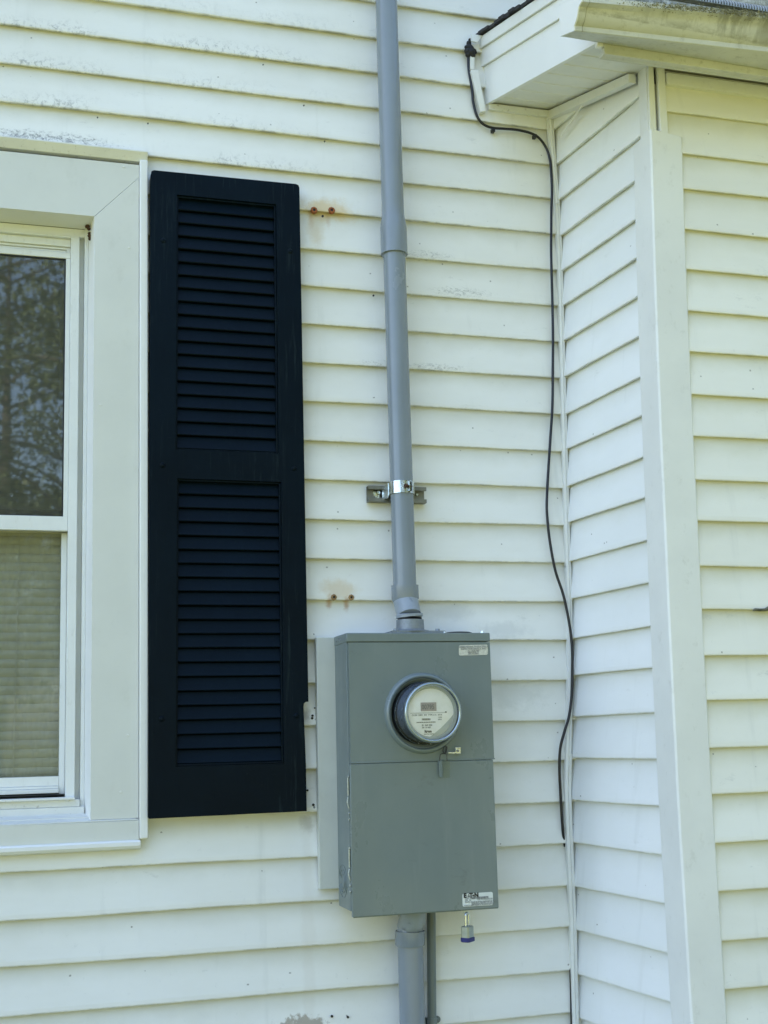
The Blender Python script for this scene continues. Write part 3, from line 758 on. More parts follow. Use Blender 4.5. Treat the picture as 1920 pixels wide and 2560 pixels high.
# exterior sill: sloping top, apron and rounded nosing
w = MB()
w.hexa([P(-.43, -.0275, -2.1362), P(.8293, -.0275, -2.1332), P(.735, .038, -2.1192), P(-.33, .038, -2.1192)], [P(-.43, -.0275, -2.1332), P(.8293, -.0275, -2.1302), P(.735, .038, -2.1162), P(-.33, .038, -2.1162)])
w.hexa([P(-.43, -.002, -2.180), P(.8295, -.002, -2.1785), P(.8295, -.0285, -2.1785), P(-.43, -.0285, -2.180)], [P(-.43, -.002, -2.1345), P(.8295, -.002, -2.1335), P(.8295, -.0285, -2.1335), P(-.43, -.0285, -2.1345)])
w.build('sill', M['casing'], window, bevel=.0007)
w = MB()
ringf = lambda x, dz: [P(x, -.0135, -2.1785+dz), P(x, -.033, -2.1785+dz), P(x, -.0375, -2.182+dz), P(x, -.0378, -2.190+dz), P(x, -.034, -2.1965+dz), P(x, -.028, -2.199+dz), P(x, -.0135, -2.199+dz)]
w.loft([ringf(-.45, -.0015), ringf(.8325, .0018)]); w.build('nosing', M['trim_clean'], window, smooth=50, bevel=.0008)
# casing nail heads
for u, v in ((309, 417), (322, 619), (251, 1012), (320, 1838), (301, 1980)):
    w = MB(); w.lathe(at(u, v, -.0222), (0, -1, 0), [(.0028, 0), (.0026, .0009), (.0001, .0012)], 10)
    w.build('nail_head', M['trim'], window)
# wasp mud in the top corner
w = MB()
for (u, v, r) in ((219, 566, .006), (222, 572, .005), (224, 590, .0055), (225, 597, .005), (216, 567, .004), (224, 584, .005)):
    w.lathe(at(u, v, .028), (random.uniform(-.4, .4), -1, .3), [(.0001, -r), (r*.8, -r*.5), (r, 0), (r*.7, r*.6), (.0001, r)], 8)
w.build('wasp_mud', M['nest'], window, smooth=60)

# the old window has settled: the whole unit leans a little to the right going down
for o in [window] + list(window.children_recursive):
    if o.name.split('.')[0] in ('nail_head', 'wasp_mud'): continue
    for v in o.data.vertices:
        X_ = v.co.x + house.location.x; zz_ = v.co.z - Z0
        if .3 < X_ < .78: v.co.x -= .0085
        v.co.x += .0095*(-zz_ - .62)
# ================================================================= SHUTTER
sh = thing('window_shutter', P(1.045, -.013, -2.129), 'tall dark navy louvred shutter beside the window, its lower right edge notched', 'shutter')
SY, SB = -.044, -.0155
xl, xr_ = .8575, 1.2355
w = MB()
ptsL = [(.8555, -.575), (.8575, -.5595-.0015), (.862, -.5580), (1.224, -.5560), (1.231, -.5585), (1.2335, -.566), (1.2395, -1.8725), (1.232, -1.8728), (1.2285, -1.8765), (1.2272, -1.885), (1.2305, -1.96), (1.2320, -2.02), (1.2325, -2.1275), (.8640, -2.1300), (.8625, -2.1280)]
w2 = []
# frame as ring with two openings: build from strips
OU = (.9205, 1.1725, -.6165, -1.2690); OL = (.9245, 1.1785, -1.3385, -2.0155)
def fr(poly, th=SB-SY): w.prism([P(x, SY, z) for x, z in poly], (0, th, 0))
# left stile, right stile, top rail, mid rail, bottom rail share exact edges
fr([(.8555, -.575), (.8575, -.561), (.864, -.5580), (OU[0]-.0003, -.5578), (OU[0], OU[2]), (OU[0], OU[3]), (OL[0], OL[2]), (OL[0], OL[3]), (OL[0], -2.1295), (.8660, -2.1300), (.8630, -2.127)])
fr([(OU[0]-.0002, -.5577), (OU[1], -.5563), (OU[1], OU[2]), (OU[0], OU[2])])
fr([(OU[0], OU[3]), (OU[1], OU[3]), (OL[1], OL[2]), (OL[0], OL[2])])
fr([(OL[0], OL[3]), (OL[1], OL[3]), (OL[1], -2.1280), (OL[0], -2.1295)])
fr([(OU[1], -.5563), (1.224, -.5560), (1.231, -.5585), (1.2335, -.566), (1.2395, -1.8725), (1.2330, -1.8728), (1.2285, -1.8765), (1.2272, -1.885), (1.2298, -1.96), (1.2315, -2.02), (1.2320, -2.1275), (OL[1], -2.1280), (OL[1], OL[3]), (OL[1], OL[2]), (OU[1], OU[3])])
frm = w.build('frame', M['shutter'], sh)
w = MB()    # stepped inner moulding around each opening
for (a, b, zt, zb) in (OU, OL):
    w.box(a+.0002, a+.0045, SY+.005, SB, Z0+zb, Z0+zt); w.box(b-.0045, b-.0002, SY+.005, SB, Z0+zb, Z0+zt)
    w.box(a+.0047, b-.0047, SY+.005, SB, Z0+zt-.005, Z0+zt-.0002); w.box(a+.0047, b-.0047, SY+.005, SB, Z0+zb+.0002, Z0+zb+.005)
w.build('moulding', M['shutter'], sh, bevel=.0008)
def louvres(op, zt, zb, n):
    m = MB(); a, b = op[0]+.0048, op[1]-.0048; h = (zt-zb)/n
    for i in range(n):
        t = zt - i*h; bt = t - h
        def ring(x):
            dz = nz(x*2, i*.7)*.0004
            return [P(x, SB-.004, t+.004+dz), P(x, SY+.015, t-.001+dz), P(x, SY+.0085, bt+.0055+dz), P(x, SY+.0070, bt+.0035+dz), P(x, SY+.0080, bt+.0018+dz), P(x, SY+.0125, bt+.0012+dz), P(x, SB-.003, bt+.0060+dz)]
        m.loft([ring(a), ring(a+(b-a)*.33), ring(a+(b-a)*.66), ring(b)])
    return m.build('louvre_panel', M['louvre'], sh, smooth=30)
louvres(OU, OU[2]-.004, OU[3]+.004, 19); louvres(OL, OL[2]-.004, OL[3]+.004, 20)
w = MB(); w.box(OU[0]-.01, OU[1]+.01, SB-.0015, SB+.0005, Z0+OU[3]-.01, Z0+OU[2]+.01); w.box(OL[0]-.01, OL[1]+.01, SB-.0015, SB+.0005, Z0+OL[3]-.01, Z0+OL[2]+.01)
w.build('back_panel', M['shutter'], sh)
for u, v in ((408, 601), (725, 628), (406, 1162.6), (735, 1171), (404, 1797), (741, 1789)):
    w = MB(); c = at(u, v, SY)
    w.lathe(c, (0, -1, 0), [(.0062, 0), (.0060, .0016), (.0040, .0030), (.0001, .0034)], 14)
    w.box(c.x-.0012, c.x+.0012, c.y-.0040, c.y-.0031, c.z-.003, c.z+.003)
    w.build('screw', M['shutter'], sh, smooth=50)

# ================================================================= METER BOX
BY = -.155
bx0, bx1, bz1, bz0 = 1.3085, 1.6665, -1.7172, -2.3592
mb_ = thing('mounting_board', P(1.45, -.013, bz0), '', '')
bpy.data.objects.remove(mb_)
w = MB(); w.box(1.2635, 1.70-.06, -.0135, -.035, Z0-2.3084, Z0-1.718)
tag(w.build('mounting_board', M['board'], None, bevel=.0012), 'pale painted backing board standing proud at the left of the grey meter box', 'board')
box = thing('meter_box', P(1.4875, -.095, bz0), 'tall grey steel electrical meter box with round meter opening and hinged lower door', 'electrical box')
w = MB()
w.box(bx0, bx1-.006, -.0355, BY+.010, Z0+bz0+.012, Z0+bz1-.001)
w.build('case', M['steel_paint'], box, bevel=.0012)
w = MB()            # top cap wrapping over
w.hexa([P(bx0-.0015, -.036, -1.7405), P(bx1+.0005, -.036, -1.738), P(bx1+.0005, BY, -1.738), P(bx0-.0015, BY, -1.7385)], [P(bx0-.0015, -.036, bz1), P(bx1+.0005, -.036, bz1), P(bx1+.0005, BY, bz1), P(bx0-.0015, BY, bz1)])
w.build('top_cap', M['steel_paint'], box, bevel=.0022)
MC = (1.4897, -1.9065)
w = MB()            # upper meter cover with real round hole
zc0, zc1 = -2.0170, -1.7400
x0c, x1c = bx0+.003, bx1-.0010
def ringcover(mb, y, R0):
    pass
outer = []
segs = 64; R = .079
inner = [(MC[0]+R*math.cos(2*math.pi*i/segs), MC[1]+R*math.sin(2*math.pi*i/segs)) for i in range(segs)]
def toedge(i):
    c_, s_ = math.cos(2*math.pi*i/segs), math.sin(2*math.pi*i/segs)
    t = 1e9
    if c_ > 1e-9: t = min(t, (x1c-MC[0])/c_)
    if c_ < -1e-9: t = min(t, (x0c-MC[0])/c_)
    if s_ > 1e-9: t = min(t, (zc1-MC[1])/s_)
    if s_ < -1e-9: t = min(t, (zc0-MC[1])/s_)
    return (MC[0]+t*c_, MC[1]+t*s_)
outer = [toedge(i) for i in range(segs)]
YC = BY-.0005
for i in range(segs):
    j = (i+1) % segs
    pts_ = [P(inner[i][0], YC, inner[i][1]), P(inner[j][0], YC, inner[j][1]), P(outer[j][0], YC, outer[j][1])]
    a_, b_ = outer[i], outer[j]
    if abs(a_[0]-b_[0]) > 1e-6 and abs(a_[1]-b_[1]) > 1e-6:
        cxn = x1c if max(a_[0], b_[0]) > x1c-1e-6 else x0c; czn = zc1 if max(a_[1], b_[1]) > zc1-1e-6 else zc0
        pts_.append(P(cxn, YC, czn))
    pts_.append(P(outer[i][0], YC, outer[i][1])); w.face(pts_[::-1])
for (xa, za), (xb, zb) in (((x0c, zc0), (x1c, zc0)), ((x1c, zc0), (x1c, zc1)), ((x1c, zc1), (x0c, zc1)), ((x0c, zc1), (x0c, zc0))):
    w.quad(P(xa, YC, za), P(xb, YC, zb), P(xb, YC+.012, zb), P(xa, YC+.012, za))
w.build('meter_cover', M['steel_paint'], box)
w = MB()            # small raised hem at bottom of the cover
w.box(x0c, bx1+.001, YC-.0012, YC+.010, Z0-2.0185, Z0-2.0155); w.build('cover_hem', M['steel_paint'], box, bevel=.0008)
w = MB()            # embossed ring of the socket opening (pressed out of the cover)
w.lathe(P(MC[0], YC, MC[1]), (0, -1, 0), [(.0950, -.0002), (.0938, .0030), (.0915, .0088), (.0885, .0118), (.0855, .0118), (.0832, .0090), (.0818, .0030), (.0792, -.020)], 72)
w.build('socket_ring', M['steel_ring'], box, smooth=60)
w = MB()            # door
w.box(bx0+.001, bx1-.0035, BY-.0005, BY+.010, Z0+bz0, Z0-2.0190); w.build('door', M['steel_paint'], box, bevel=.002, segs=3)
w = MB(); w.box(bx0+.004, bx1-.004, BY+.002, BY+.016, Z0+bz0-.0015, Z0+bz0+.004); w.build('bottom_flange', M['steel_paint'], box, bevel=.001)
w = MB()            # concentric knock-outs on the left side
for r in (.0365, .026, .0165):
    arc = [P(bx0-.0002, -.078+r*math.cos(t), -2.287+r*math.sin(t)) for t in [math.radians(a) for a in range(20, 341, 8)]]
    w.tube(arc, .0011, 6)
w.build('knockout', M['steel_paint'], box, smooth=60)
for zc in (-2.085, -2.245):
    w = MB(); w.tube([P(bx0-.002, BY+.008, zc+.035), P(bx0-.002, BY+.008, zc-.005)], .0021, 8)
    w.tube([P(bx0-.003, BY+.006, zc-.008), P(bx0-.0055, BY+.005, zc-.020), P(bx0-.002, BY+.004, zc-.034)], .0014, 8)
    for dz in (.038, -.045, -.058): w.lathe(P(bx0-.001, BY+.0065, zc+dz), (-1, -.4, 0), [(.0036, 0), (.0032, .0022), (.0001, .003)], 10)
    w.build('hinge', M['hinge'], box, smooth=50)
for y, z in ((-.060, -1.730), (-.085, -1.7265), (-.10, -1.731)):
    w = MB(); w.lathe(P(bx0-.0015, y, z), (-1, 0, 0), [(.0022, 0), (.002, .001), (.0001, .0014)], 8); w.build('rivet', M['ink_grey'], box)
# stickers
def sticker(px, mat, name, lab):
    w = MB(); q = [at(u, v, YC-.0003) for u, v in px]
    # rounded rectangle
    a, b, c_, d = q; out = []
    def corner(p, pr, nx, r=.0035):
        d1 = (pr-p).normalized(); d2 = (nx-p).normalized()
        for t in (0, .3, .7, 1):
            out.append(p + d1*r*(1-t)**1.6 + d2*r*t**1.6)
    corner(a, d, b); corner(b, a, c_); corner(c_, b, d); corner(d, c_, a)
    w.prism(out, (0, -.0005, 0)); o = w.build(name, mat, box, label=lab); return o, q
s1, q1 = sticker([(1147.2, 1639), (1219.5, 1637), (1219, 1611.5), (1147, 1613)], M['sticker'], 'sticker', 'small silver sticker at the top right of the box')
w = MB(); rt = (q1[1]-q1[0]); up = (q1[3]-q1[0]); W_ = rt.length; H_ = up.length; base = q1[0] + Vector((0, -.0012, 0))
for txt, fx, fy, sz in (('COMMONWEALTH ELECTRICAL', .5, .74, .0056), ('INSPECTION SERVICE, INC.', .5, .55, .0054), ('P.O. BOX 1042', .5, .385, .0046), ('MANHEIM, PA', .5, .235, .0046), ('800-732-0043', .5, .075, .0046)):
    text_into(w, txt, sz, base + rt*fx + up*fy, rt, up, .00012, 'CENTER')
w.build('lettering', M['ink_grey'], s1)
s2, q2 = sticker([(1156.5, 2267), (1233, 2262.5), (1231.5, 2229.5), (1155.6, 2234.5)], M['sticker_white'], 'sticker', 'white maker sticker at the lower right of the door')
rt = (q2[1]-q2[0]); up = (q2[3]-q2[0]); base = q2[0] + Vector((0, -.0012, 0))
w = MB()
text_into(w, 'E', .0135, base + rt*.04 + up*.70, rt, up, .0009); text_into(w, 'T', .0135, base + rt*.225 + up*.70, rt, up, .0009)
w.tube([base + rt*.350 + up*.82 + Vector((0, .0003, 0)), base + rt*.350 + up*.82 + Vector((0, -.0001, 0))], .0022, 12)
text_into(w, 'N', .0135, base + rt*.385 + up*.70, rt, up, .0009)
ax = lambda fx, fz_: base + rt*fx + up*fz_
w.face([ax(.165, .705), ax(.180, .705), ax(.208, .955), ax(.196, .955)]); w.face([ax(.197, .955), ax(.208, .955), ax(.248, .705), ax(.228, .705)])
w.face([ax(.182, .745), ax(.232, .745), ax(.229, .785), ax(.185, .785)])
w.build('lettering', M['ink'], s2)
w = MB()
text_into(w, 'CAT. NO.', .0050, base + rt*.08 + up*.56, rt, up, .0001); text_into(w, 'MBT48B200BTS', .0062, base + rt*.30 + up*.56, rt, up, .00045)
text_into(w, 'SER.  B1', .0046, base + rt*.08 + up*.43, rt, up, .0001); text_into(w, 'TYPE 3R ENCLOSURE', .0042, base + rt*.46 + up*.455, rt, up, .0001)
text_into(w, 'Suitable for use as service equipment UL listed', .0041, base + rt*.08 + up*.31, rt, up, .0001)
for i, t in enumerate(('200A MAX 120/240V 1 PH 3W', 'Replacement door kit and covers', 'Use copper or aluminum wire only')):
    text_into(w, t, .0040, base + rt*.29 + up*(.21-.08*i), rt, up, .0001)
text_into(w, 'MADE IN USA', .0034, base + rt*.05 + up*.04, rt, up, .0001)
w.build('lettering', M['ink_grey'], s2)
# faint tape residue on the door
# latch bracket: angled galvanised piece with a lug
w = MB()
L0 = YC-.010
def lq(px, y, th=.0016):
    q = [at(u, v, y) for u, v in px]; w.hexa(q, [p+Vector((0, th, 0)) for p in q])
lq([(1138.5, 1868), (1138.5, 1871.3), (1152.3, 1871.3), (1152.3, 1868)][::-1], L0)
lq([(1121, 1883.8), (1139.5, 1883.8), (1139.5, 1880.2), (1121, 1880.2)], L0)
lq([(1139.5, 1883.8), (1152.3, 1883.8), (1152.3, 1868.8), (1139.5, 1868.8)], L0)
c = at(1144.5, 1877, L0)
w.box(at(1140, 1880, L0).x, at(1152, 1880, L0).x, L0, YC, at(1146, 1884.2, L0).z-.0008, at(1146, 1884.2, L0).z)
w.build('latch', M['zinc'], box, bevel=.0006)
w = MB(); w.lathe(at(1144.2, 1877, L0-.0002), (0, -1, 0), [(.0031, 0), (.0028, .0012), (.0001, .0018)], 12); w.build('latch_screw', M['ink_grey'], box)
w = MB()            # hasp tab under the door
q = [at(u, v, BY+.012) for u, v in ((1155, 2273), (1172.5, 2272), (1172, 2283), (1166, 2289.5), (1160.5, 2286))]
w.prism(q, (0, .002, 0)); w.build('hasp_tab', M['sticker_white'], box, bevel=.0005)
# hub on the top and blank plate beside it
w = MB()
ha, hb = at(966, 1577, -.09), at(1096, 1577, -.09)
w.box(ha.x, hb.x, -.05, -.14, Z0+bz1+.0002, Z0+bz1+.0065)
w.lathe(P(1.4835, -.095, bz1), (0, 0, 1), [(.050, .006), (.046, .009), (.0345, .0115), (.0335, .032), (.0335, .036), (.001, .036)], 40)
for x_ in (ha.x+.012, hb.x-.014): w.lathe(P(x_, -.125, bz1+.0065), (0, 0, 1), [(.0055, 0), (.0052, .0055), (.0001, .0062)], 6)
w.build('conduit_hub', M['cast'], box, smooth=40)
w = MB()
ca, cb = at(1104, 1577, -.10), at(1184, 1577, -.10)
w.lathe(Vector(((ca.x+cb.x)/2, -.10, Z0+bz1)), (0, 0, 1), [(.0365, .0), (.0365, .003), (.030, .0055), (.001, .0065)], 40); w.build('closure_plate', M['black'], box, smooth=50)
for u in (1109, 1205):
    w = MB(); c = at(u, 1577, -.135); w.lathe(Vector((c.x, -.135, Z0+bz1)), (0, 0, 1), [(.006, 0), (.0056, .0045), (.0045, .006), (.0001, .0065)], 6)
    w.build('bolt', M['zinc'], box)

# ================================================================= METER
mt = thing('electric_meter', P(MC[0], YC, MC[1]), 'round glass covered electric meter plugged into the grey box', 'electric meter')
m0 = P(MC[0], YC, MC[1])
w = MB(); w.lathe(m0, (0, -1, 0), [(.0780, -.018), (.0780, .004), (.0765, .009), (.0745, .010), (.0745, .020), (.072, .021), (.0715, -.01)], 72)
w.build('base', M['black'], mt, smooth=40)
w = MB(); w.lathe(m0, (0, -1, 0), [(.0775, .0095), (.0785, .0125), (.0770, .0155), (.0752, .0150)], 72); w.build('lock_ring', M['zinc'], mt, smooth=60)
w = MB(); w.lathe(m0, (0, -1, 0), [(.0742, .012), (.0735, .020), (.0712, .030), (.0700, .052), (.0693, .060), (.0001, .060)], 72)
w.build('inner_barrel', M['meter_base'], mt, smooth=40)
FD = .0605
w = MB(); w.lathe(m0, (0, -1, 0), [(.0585, FD-.0003), (.0585, FD+.0012), (.0001, FD+.0012)], 72); face = w.build('face', M['face'], mt, smooth=30)
w = MB(); w.lathe(m0, (0, -1, 0), [(.0590, FD-.001), (.0590, FD+.0022), (.0615, FD+.0030), (.0680, FD+.0010), (.0692, FD-.002)], 72); w.build('glare_ring', M['glare_ring'], mt, smooth=50)  # pale ring that paints in the glare around the dial
def fp(x, z, d=.0016): return m0 + Vector((x, -(FD+d), z))
w = MB()          # reflection in the cover, painted grey on the lower right of the dial
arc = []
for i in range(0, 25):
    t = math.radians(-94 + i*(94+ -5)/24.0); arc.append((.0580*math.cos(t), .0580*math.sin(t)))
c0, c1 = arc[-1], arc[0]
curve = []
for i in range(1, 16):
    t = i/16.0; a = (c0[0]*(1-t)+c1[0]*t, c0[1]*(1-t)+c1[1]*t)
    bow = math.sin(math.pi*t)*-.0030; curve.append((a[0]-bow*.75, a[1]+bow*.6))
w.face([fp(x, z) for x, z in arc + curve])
w.build('dial_reflection', M['face_reflection'], face)
w = MB(); w.box(m0.x-.0265, m0.x+.0140, m0.y-(FD+.0022), m0.y-(FD+.0008), m0.z+.0035, m0.z+.0245); w.build('display', M['lcd'], face, bevel=.0004)
w = MB(); X, Z = Vector((1, 0, 0)), Vector((0, 0, 1))
text_into(w, '00795', .0165, fp(-.0245, .0080, .0028), X, Z, .0001, xs=.80)
w.build('digits', M['ink_grey'], face)
w = MB()
w.box(m0.x-.054, m0.x+.040, m0.y-(FD+.0019), m0.y-(FD+.0015), m0.z-.0012, m0.z-.0004)
w.box(m0.x+.036, m0.x+.040, m0.y-(FD+.0022), m0.y-(FD+.0015), m0.z-.0005, m0.z+.0020)
text_into(w, 'CL200  240V  3W  TYPE C1S  30TA', .0052, fp(-.050, -.0075, .002), X, Z, .0001)
text_into(w, '1.0Kh', .0045, fp(.017, -.0135, .002), X, Z, .0001); text_into(w, '60Hz', .0045, fp(.017, -.0185, .002), X, Z, .0001)
for i in range(14): w.box(m0.x-.0245+i*.0016, m0.x-.0245+i*.0016+(.0011 if i % 3 else .0006), m0.y-(FD+.002), m0.y-(FD+.0015), m0.z-.0185, m0.z-.0140)
for i in range(34): w.box(m0.x-.0385+i*.00145, m0.x-.0385+i*.00145+(.0010 if i % 4 else .0006), m0.y-(FD+.002), m0.y-(FD+.0015), m0.z-.0245, m0.z-.0220)
text_into(w, '81 369 204', .0058, fp(-.025, -.0325, .002), X, Z, .00015); text_into(w, '58 119 407', .0050, fp(-.025, -.0378, .002), X, Z, .00015)
text_into(w, 'ELECTRIC METER', .0034, fp(-.020, -.0530, .002), X, Z, .0001)
w.build('lettering', M['ink_grey'], face)
w = MB(); text_into(w, 'Itron', .0090, fp(-.0185, -.0480, .0021), X, Z, .0004); w.build('logo', M['ink'], face)
w = MB()
w.lathe(m0, (0, -1, 0), [(.0745, .014), (.0738, .020), (.0716, .030), (.0708, .066), (.0712, .071), (.0722, .074), (.0718, .078), (.0700, .080), (.0672, .0795), (.0655, .0770), (.0640, .0775), (.0400, .0795), (.0001, .0800)], 96)
w.build('glass_cover', M['cover'], mt, smooth=45)
w = MB()
w.lathe(m0, (0, -1, 0), [(.0715, .0655), (.0733, .0700), (.0736, .0750), (.0722, .0790), (.0695, .0808), (.0668, .0800), (.0660, .0782), (.0685, .0765), (.0700, .0700), (.0700, .0655), (.0715, .0655)], 96)
w.build('cover_rim', M['ring'], mt, smooth=60)
mt.scale = (.945, 1, .945)
# utility seal: wire loop and clear tag hanging from the latch
seal = thing('meter_seal', at(1110, 1943, YC-.010), 'clear plastic seal tag hanging on a dark wire loop below the meter', 'seal')
w = MB()
lp = [(1112, 1884), (1107, 1878), (1109, 1868), (1114, 1865), (1117, 1870), (1116, 1880), (1112, 1884), (1106, 1884), (1101, 1886), (1099.5, 1893), (1099.3, 1903)]
w.tube([at(u, v, YC-.008) for u, v in lp], .0011, 6)
w.tube([at(u, v, YC-.007) for u, v in ((1112, 1884), (1117, 1887), (1117.5, 1903))], .0008, 6)
w.tube([at(u, v, YC-.009) for u, v in ((1113, 1884), (1116, 1874), (1116.5, 1866))], .0022, 6)
w.build('wire', M['ink'], seal, smooth=60)
w = MB(); a, b = at(1096, 1901, YC-.006), at(1126, 1944, YC-.006)
w.box(a.x, b.x, YC-.006, YC-.0045, b.z, a.z); w.build('tag_plate', M['tagplastic'], seal, bevel=.0008)
w = MB(); w.box(a.x+.0005, a.x+.009, YC-.0085, YC-.006, b.z+.001, a.z-.001); w.build('tag_core', M['tagcore'], seal, bevel=.001)
# padlock
c = at(1168, 2330, -.14)
lock = thing('padlock', Vector((c.x, -.142, at(1168, 2355, -.14).z)), 'small laminated steel padlock with a dark blue base hanging under the meter box', 'padlock')
Rz = Matrix.Rotation(math.radians(40), 3, 'Z'); lc = Vector((c.x, -.142, 0))
ztop = at(1168, 2316, -.142).z; zbt = at(1168, 2344, -.142).z; zbb = at(1168, 2354.5, -.142).z
def rr(wd, dp, ch, z):
    wd *= 1.13; dp *= 1.13; return [lc + Rz @ Vector((x, y, 0)) + Vector((0, 0, z)) for x, y in ((-wd+ch, -dp), (wd-ch, -dp), (wd, -dp+ch), (wd, dp-ch), (wd-ch, dp), (-wd+ch, dp), (-wd, dp-ch), (-wd, -dp+ch))]
w = MB(); n_ = 11; h = (ztop-zbt)/n_
rings = []
for i in range(n_):
    z = zbt + i*h; rings += [rr(.0118, .0088, .003, z+.0001), rr(.0122, .0092, .003, z+h*.25), rr(.0122, .0092, .003, z+h*.8), rr(.0118, .0088, .003, z+h*.97)]
rings.append(rr(.0105, .0075, .003, ztop+.0012)); w.loft(rings); w.build('body', M['lock_body'], lock, smooth=30)
w = MB(); w.loft([rr(.0118, .0088, .003, zbb), rr(.0134, .0104, .003, zbb+.0012), rr(.0134, .0104, .003, zbt+.0005), rr(.0124, .0094, .003, zbt+.0012)]); bump_ = w.build('bumper', M['lock_blue'], lock, smooth=30)
w = MB(); rdir = Rz @ Vector((1, 0, 0)); ndir = Rz @ Vector((0, -1, 0)); sdir = Rz @ Vector((-1, 0, 0)); srt = Rz @ Vector((0, -1, 0))
text_into(w, 'Master', .0055, lc + sdir*.0136 - srt*.0085 + Vector((0, 0, zbb+.003)), srt, (0, 0, 1), .0001)
w.build('lettering', M['lock_ink'], bump_)
w = MB(); zt2 = at(1166, 2281, -.142).z
pl = [lc + Rz @ Vector((-.0068, 0, 0)) + Vector((0, 0, ztop-.002)), lc + Rz @ Vector((-.0068, 0, 0)) + Vector((0, 0, zt2-.007))]
for t in range(0, 181, 20):
    a = math.radians(180-t); pl.append(lc + Rz @ Vector((.0068*math.cos(a), 0, 0)) + Vector((0, 0, zt2-.0065+.0065*math.sin(a))))
pl += [lc + Rz @ Vector((.0068, 0, 0)) + Vector((0, 0, ztop-.002))]
w.tube(pl, .0026, 10); w.build('shackle', M['zinc'], lock, smooth=60)

# ================================================================= CONDUITS
CY = -.068
def cxz(z): return 1.4727 + (-z)*.0062*0 + (.0058)*(-z)   # the riser leans a touch to the right going down
rl = [(1.4727, -.0162), (1.4762, -.7387), (1.4789, -1.4099), (1.4813, -1.5703)]
def rxz(z):
    z0 = -.0162; return 1.4727 + (z0-z)*.0054
riser = thing('conduit_riser', P(rxz(-1.69), CY, -1.69), 'grey plastic conduit pipe running up the wall from the top of the meter box', 'conduit')
R1 = .0292
w = MB()
zb = -.700
pts_ = [(2.45, .0292), (-.60, .0292), (-.626, .0292), (-.640, .0310), (-.650, .0330), (-.662, .0345), (-.755+.03, .0347), (-.7345, .0350)]
w.tube([P(rxz(z), CY, z) for z, r in pts_], [r for z, r in pts_], 48, caps=False)
w.tube([P(rxz(-.7345), CY, -.7344), P(rxz(-.7345), CY, -.7345), P(rxz(-.7), CY, -.7)], [.0350, .0310, .0305], 48, caps=False)
w.build('upper_pipe', M['pvc'], riser, smooth=40)
w = MB(); w.tube([P(rxz(-.69), CY, -.69), P(rxz(-1.60), CY, -1.605)], .0288, 48); w.build('lower_pipe', M['pvc'], riser, smooth=40)
ctop = at(1012, 1464, CY); cbot = at(1013.5, 1500, CY)
w = MB()
w.tube([Vector((rxz(-1.59), CY, ctop.z+.0005)), Vector((rxz(-1.59), CY, ctop.z)), Vector((rxz(-1.62), CY, cbot.z+.003)), Vector((rxz(-1.62)+.0005, CY, cbot.z-.002)), Vector((rxz(-1.62)+.0005, CY, cbot.z-.0025))], [.029, .0340, .0338, .0315, .029], 48)
w.build('coupling', M['pvc'], riser, smooth=35)
hc = P(1.4835, -.095, bz1)
w = MB()
a = Vector((rxz(-1.62), CY, cbot.z+.004)); b = hc + Vector((-.001, .002, .046))
w.tube([a, a + (b-a)*.3 + Vector((0, .001, 0)), a+(b-a)*.7, b], [.0308, .0306, .0300, .0300], 48)
w.build('offset_nipple', M['pvc_scuffed'], riser, smooth=40)
w = MB(); w.tube([b+Vector((0, 0, .004)), b+Vector((0, 0, .0035)), b+Vector((.0006, 0, -.003)), b+Vector((.0006, 0, -.0036))], [.030, .0335, .0335, .030], 48); w.build('collar', M['pvc_scuffed'], riser, smooth=35)
w = MB(); w.tube([b+Vector((.0006, 0, -.0037)), hc+Vector((0, 0, .034))], .0295, 40); w.build('thread_gap', M['black'], riser)

# strut bracket with the clamp
st = thing('strut_bracket', P(1.48, -.0135, -1.378), 'short horizontal metal strut channel bolted to the wall behind the conduit', 'bracket')
sx0, sx1, sz1, sz0 = 1.4030, 1.5560, -1.3375, -1.3785
w = MB()
prof = [(-.0135, sz1), (-.0345, sz1), (-.0350, sz1-.0005), (-.0350, sz1-.0095), (-.0285, sz1-.0095), (-.0285, sz1-.0075), (-.0330, sz1-.0075), (-.0330, sz1-.002), (-.0155, sz1-.002), (-.0155, sz0+.002), (-.0330, sz0+.002), (-.0330, sz0+.0075), (-.0285, sz0+.0075), (-.0285, sz0+.0095), (-.0350, sz0+.0095), (-.0350, sz0), (-.0135, sz0)]
w.loft([[P(x, y, z) for y, z in prof] for x in (sx0, sx1)], True, True); w.build('strut_channel', M['galv'], st, bevel=.0006)
for u, v, r in ((944, 1233, .0085), (1040, 1237.5, .0055)):
    c = at(u, v, -.0158); w = MB()
    if r > .008: w.lathe(c, (0, -1, 0), [(.0125, 0), (.0125, .0015), (.006, .0018)], 24)
    w.lathe(c, (0, -1, 0), [(r*.75, .0015), (r*.75, .0075), (r*.6, .009), (.0001, .0092)], 6)
    w.build('bolt', M['zinc'], st, smooth=30)
cl = thing('pipe_clamp', P(1.479, -.05, -1.372), 'shiny zinc clamp band holding the conduit pipe to the strut', 'pipe clamp')
ccx = rxz(-1.35)
w = MB()
def band(a0, a1, r0=.0300, r1=.0322, z0=-1.3655, z1=-1.3345):
    ring = []; n_ = 26
    for i in range(n_+1):
        a = math.radians(a0+(a1-a0)*i/n_); ca_, sa_ = math.cos(a), math.sin(a)
        ring.append([P(ccx+r0*ca_, CY+r0*sa_, z0), P(ccx+r1*ca_, CY+r1*sa_, z0), P(ccx+r1*ca_, CY+r1*sa_, z1), P(ccx+r0*ca_, CY+r0*sa_, z1)])
    w.loft(ring, True, True)
band(150, 282); band(292, 390)
